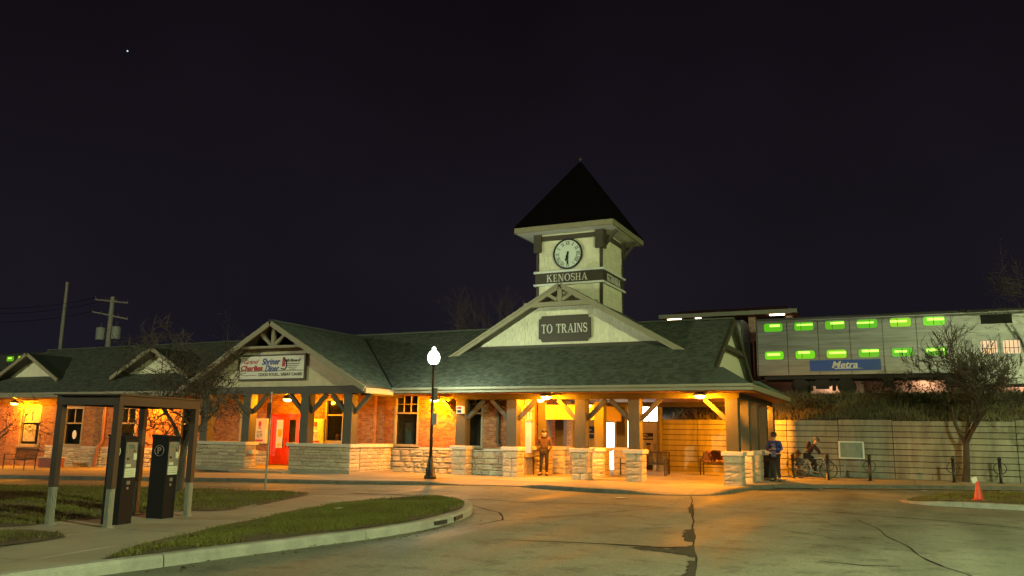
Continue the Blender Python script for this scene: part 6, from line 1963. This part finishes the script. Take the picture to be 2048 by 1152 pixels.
STAND = dict(pelvis=(0, 0, .96), chest=(0, 0, 1.32), neck=(0, .005, 1.49), head=(0, -.015, 1.66), shL=(.19, 0, 1.42), shR=(-.19, 0, 1.42), elL=(.29, .05, 1.14), elR=(-.29, .05, 1.14), wrL=(.20, -.10, .96), wrR=(-.20, -.10, .96),
             hipL=(.095, 0, .90), hipR=(-.095, 0, .90), knL=(.10, -.02, .49), knR=(-.115, -.015, .49), anL=(.10, .02, .085), anR=(-.15, .01, .085), ftL=(.25, -1, 0), ftR=(-.35, -1, 0))
M_TAN = mat('tan_jacket', (.085, .047, .025), .85, nscale=8, namt=.1, bump=.3, bscale=25)
M_DARKCL = mat('dark_cloth', (.020, .016, .017), .9, nscale=9, namt=.1)
M_BLUECL = mat('blue_jacket', (.030, .045, .22), .8, nscale=7, namt=.14, bump=.3, bscale=25)
def mask_collar(t, g, fd, hd):
    MB().lathe([(.052, -.05), (.082, -.03), (.088, .02), (.07, .05)], (0, 0, 0), 14, 1, .8).xf(Matrix.Translation(g['neck'] + hd * .68 + fd * .035)).build('face_mask', mat('mask_white', (.60, .58, .52), .8), t, True, local=True)
    MB().torus((0, .0, 1.47), .10, .045, 'z', 18, 7).build('scarf', M_INK, t, True, local=True)
    for s in (-1, 1): MB().box(s * .12 - .06, s * .12 + .06, -.205, -.195, .99, 1.10).build('pocket_flap', M_INK, t, local=True)
person('man in tan jacket, dark trousers, cap and pale mask, hands in pockets', (-12.85, 29.95, .13), R(14), STAND, M_TAN, M_DARKCL, M_INK, mask_collar, hands=False, scale=1.0)
P2 = dict(STAND); P2.update(head=(.0, -.05, 1.655), elL=(.27, -.04, 1.15), elR=(-.27, -.04, 1.15), wrL=(.10, -.27, 1.17), wrR=(-.10, -.26, 1.15), face=(0, -1, -.35), anL=(.16, -.06, .085), anR=(-.12, .10, .085), knL=(.13, -.09, .49), hdL=(-.6, -.6, .3), hdR=(.6, -.6, .3))
def phone(t, g, fd, hd):
    MB().box(-.035, .035, -.37, -.362, 1.17, 1.30).xf(Matrix.Identity(4)).build('phone', M_BLACK, t, local=True)
    MB().prism([(-.08, -.19, .90), (.10, -.19, .90), (.10, -.19, 1.36), (-.08, -.19, 1.36)], (0, .012, 0)).build('jacket_front', mat('pale_lining', (.10, .11, .30), .8), t, local=True)
    for s in (-1, 1): MB().bar((s * .13, -.165, 1.05), (s * .12, -.13, 1.44), .04, .012).build('bag_strap', M_DARKCL, t, local=True)
    MB().ball((0, .2, 1.2), .17, 14, 8, (.95, .65, 1.35)).build('backpack', M_DARKCL, t, True, local=True)
person('man in blue jacket looking down at a phone beside the litter bin', (-4.42, 31.9, .12), R(-10), P2, M_BLUECL, M_DARKCL, M_INK, phone, scale=1.0)

# bicycle and rider
bk = thing('bicycle', 'pale framed bicycle with thin dark wheels ridden before the planked wall', 'bicycle', (-3.4, 35.35, .12), R(4))
M_FRAME = mat('bike_frame', (.60, .52, .42), .4, namt=.04)
WR = .345
for wx, nm_ in ((-.52, 'wheel'), (.53, 'wheel')):
    w = MB().torus((wx, 0, WR), WR - .018, .019, 'y', 40, 6).build('wheel', M_BLACK, bk, True, local=True)
    MB().torus((wx, 0, WR), WR - .042, .010, 'y', 40, 5).build('rim', M_STEEL, w, True, local=True)
    sp = MB()
    for k in range(18):
        a = 2 * math.pi * k / 18
        sp.tube([(wx + .025 * math.cos(a + .6), .03 * (-1) ** k, WR + .025 * math.sin(a + .6)), (wx + (WR - .05) * math.cos(a), 0, WR + (WR - .05) * math.sin(a))], .0022, 3)
    sp.build('spokes', M_STEEL, w, local=True)
    MB().tube([(wx, -.05, WR), (wx, .05, WR)], .022, 8).build('hub', M_STEEL, w, local=True)
BB = (-.08, 0, .29); ST_ = (-.23, 0, .80); HT = (.34, 0, .82); HB = (.38, 0, .66)
f = MB()
for a, b_, r in ((BB, ST_, .018), (BB, HB, .021), ((-.21, 0, .76), HT, .018), (HT, HB, .022)): f.tube([a, b_], r, 8)
for s in (-1, 1):
    f.tube([(BB[0], s * .03, BB[2]), (-.52, s * .05, WR)], .011, 6); f.tube([(-.21, s * .015, .76), (-.52, s * .05, WR)], .010, 6)
f.build('frame', M_FRAME, bk, True, local=True)
MB().tube([HB, (.40, .0, .62)], .02, 6).tube([(.40, -.045, .60), (.45, -.05, .45), (.53, -.05, WR)], .012, 6).tube([(.40, .045, .60), (.45, .05, .45), (.53, .05, WR)], .012, 6).build('fork', M_FRAME, bk, True, local=True)
MB().tube([HT, (.33, 0, .93)], .014, 6).tube([(.30, -.28, .95), (.36, -.2, .95), (.38, 0, .94), (.36, .2, .95), (.30, .28, .95)], .013, 6).build('handlebar', M_BLACK, bk, True, local=True)
MB().tube([ST_, (-.26, 0, .91)], .013, 6).build('seat_post', M_STEEL, bk, local=True)
MB().prism([(-.40, -.07, .915), (-.40, .07, .915), (-.28, .06, .915), (-.12, .02, .915), (-.12, -.02, .915), (-.28, -.06, .915)], (0, 0, .045)).build('saddle', M_BLACK, bk, local=True, bevel=.012)
MB().lathe([(.09, 0), (.09, .006), (.002, .007)], (0, 0, 0), 20).xf(Matrix.Translation((BB[0], -.05, BB[2])) @ Matrix.Rotation(R(90), 4, 'X')).build('chainring', M_STEEL, bk, local=True)
MB().bar((BB[0], -.065, BB[2]), (BB[0] + .13, -.075, BB[2] - .11), .018, .014).bar((BB[0], .065, BB[2]), (BB[0] - .13, .075, BB[2] + .11), .018, .014).build('crank', M_STEEL, bk, local=True)
for s, dx_, dz2 in ((-1, .13, -.11), (1, -.13, .11)): MB().box(BB[0] + dx_ - .045, BB[0] + dx_ + .045, s * .12 - .04, s * .12 + .04, BB[2] + dz2 - .012, BB[2] + dz2 + .012).build('pedal', M_BLACK, bk, local=True)
MB().box(-.75, -.30, -.07, .07, .735, .75).tube([(-.7, -.06, .735), (-.52, -.06, WR)], .007, 5).tube([(-.7, .06, .735), (-.52, .06, WR)], .007, 5).build('carrier', M_BLACK, bk, local=True)
RID = dict(pelvis=(0, .27, 1.0), chest=(0, .02, 1.30), neck=(0, -.09, 1.43), head=(0, -.17, 1.575), shL=(.18, -.04, 1.36), shR=(-.18, -.04, 1.36), elL=(.25, -.22, 1.15), elR=(-.25, -.22, 1.15), wrL=(.23, -.28, 1.0), wrR=(-.23, -.28, 1.0),
           hipL=(.09, .25, .96), hipR=(-.09, .25, .96), knL=(.11, -.10, .75), knR=(-.12, -.10, .62), anL=(.12, .14, .50), anR=(-.12, -.03, .275), ftL=(.1, -1, -.1), ftR=(-.1, -1, -.1), hdL=(0, -1, -.3), hdR=(0, -1, -.3), face=(0, -1, -.25))
M_MAROON = mat('maroon_jacket', (.040, .014, .020), .85, nscale=8, namt=.12)
def pack(t, g, fd, hd):
    MB().ball((0, .16, 1.33), .17, 14, 8, (.9, .7, 1.25)).build('backpack', M_DARKCL, t, True, local=True)
    MB().prism([(-.04, -.276, 1.56), (.04, -.276, 1.56), (.03, -.285, 1.64), (-.03, -.285, 1.64)], (0, .01, 0)).build('hat_badge', M_PAPER, t, local=True)
person('cyclist in dark maroon jacket and grey cap riding the pale bicycle', (-3.42, 35.35, .12), R(90 + 4), RID, M_MAROON, M_DARKCL, mat('grey_cap', (.13, .12, .11), .8), pack, scale=.95)

# ------------------------------------------------------------------ one bright star
o = MB().ball((0, 0, 0), 1.0, 10, 6).build('star', emit('star_light', (.62, .82, 1.0), 1.1), None, True)
_d = (_r * (255 - 1024) + _u * (576 - 102) + _f * 1628).normalized()
o.location = CAMP + _d * 1150
tagp(o, 'structure')
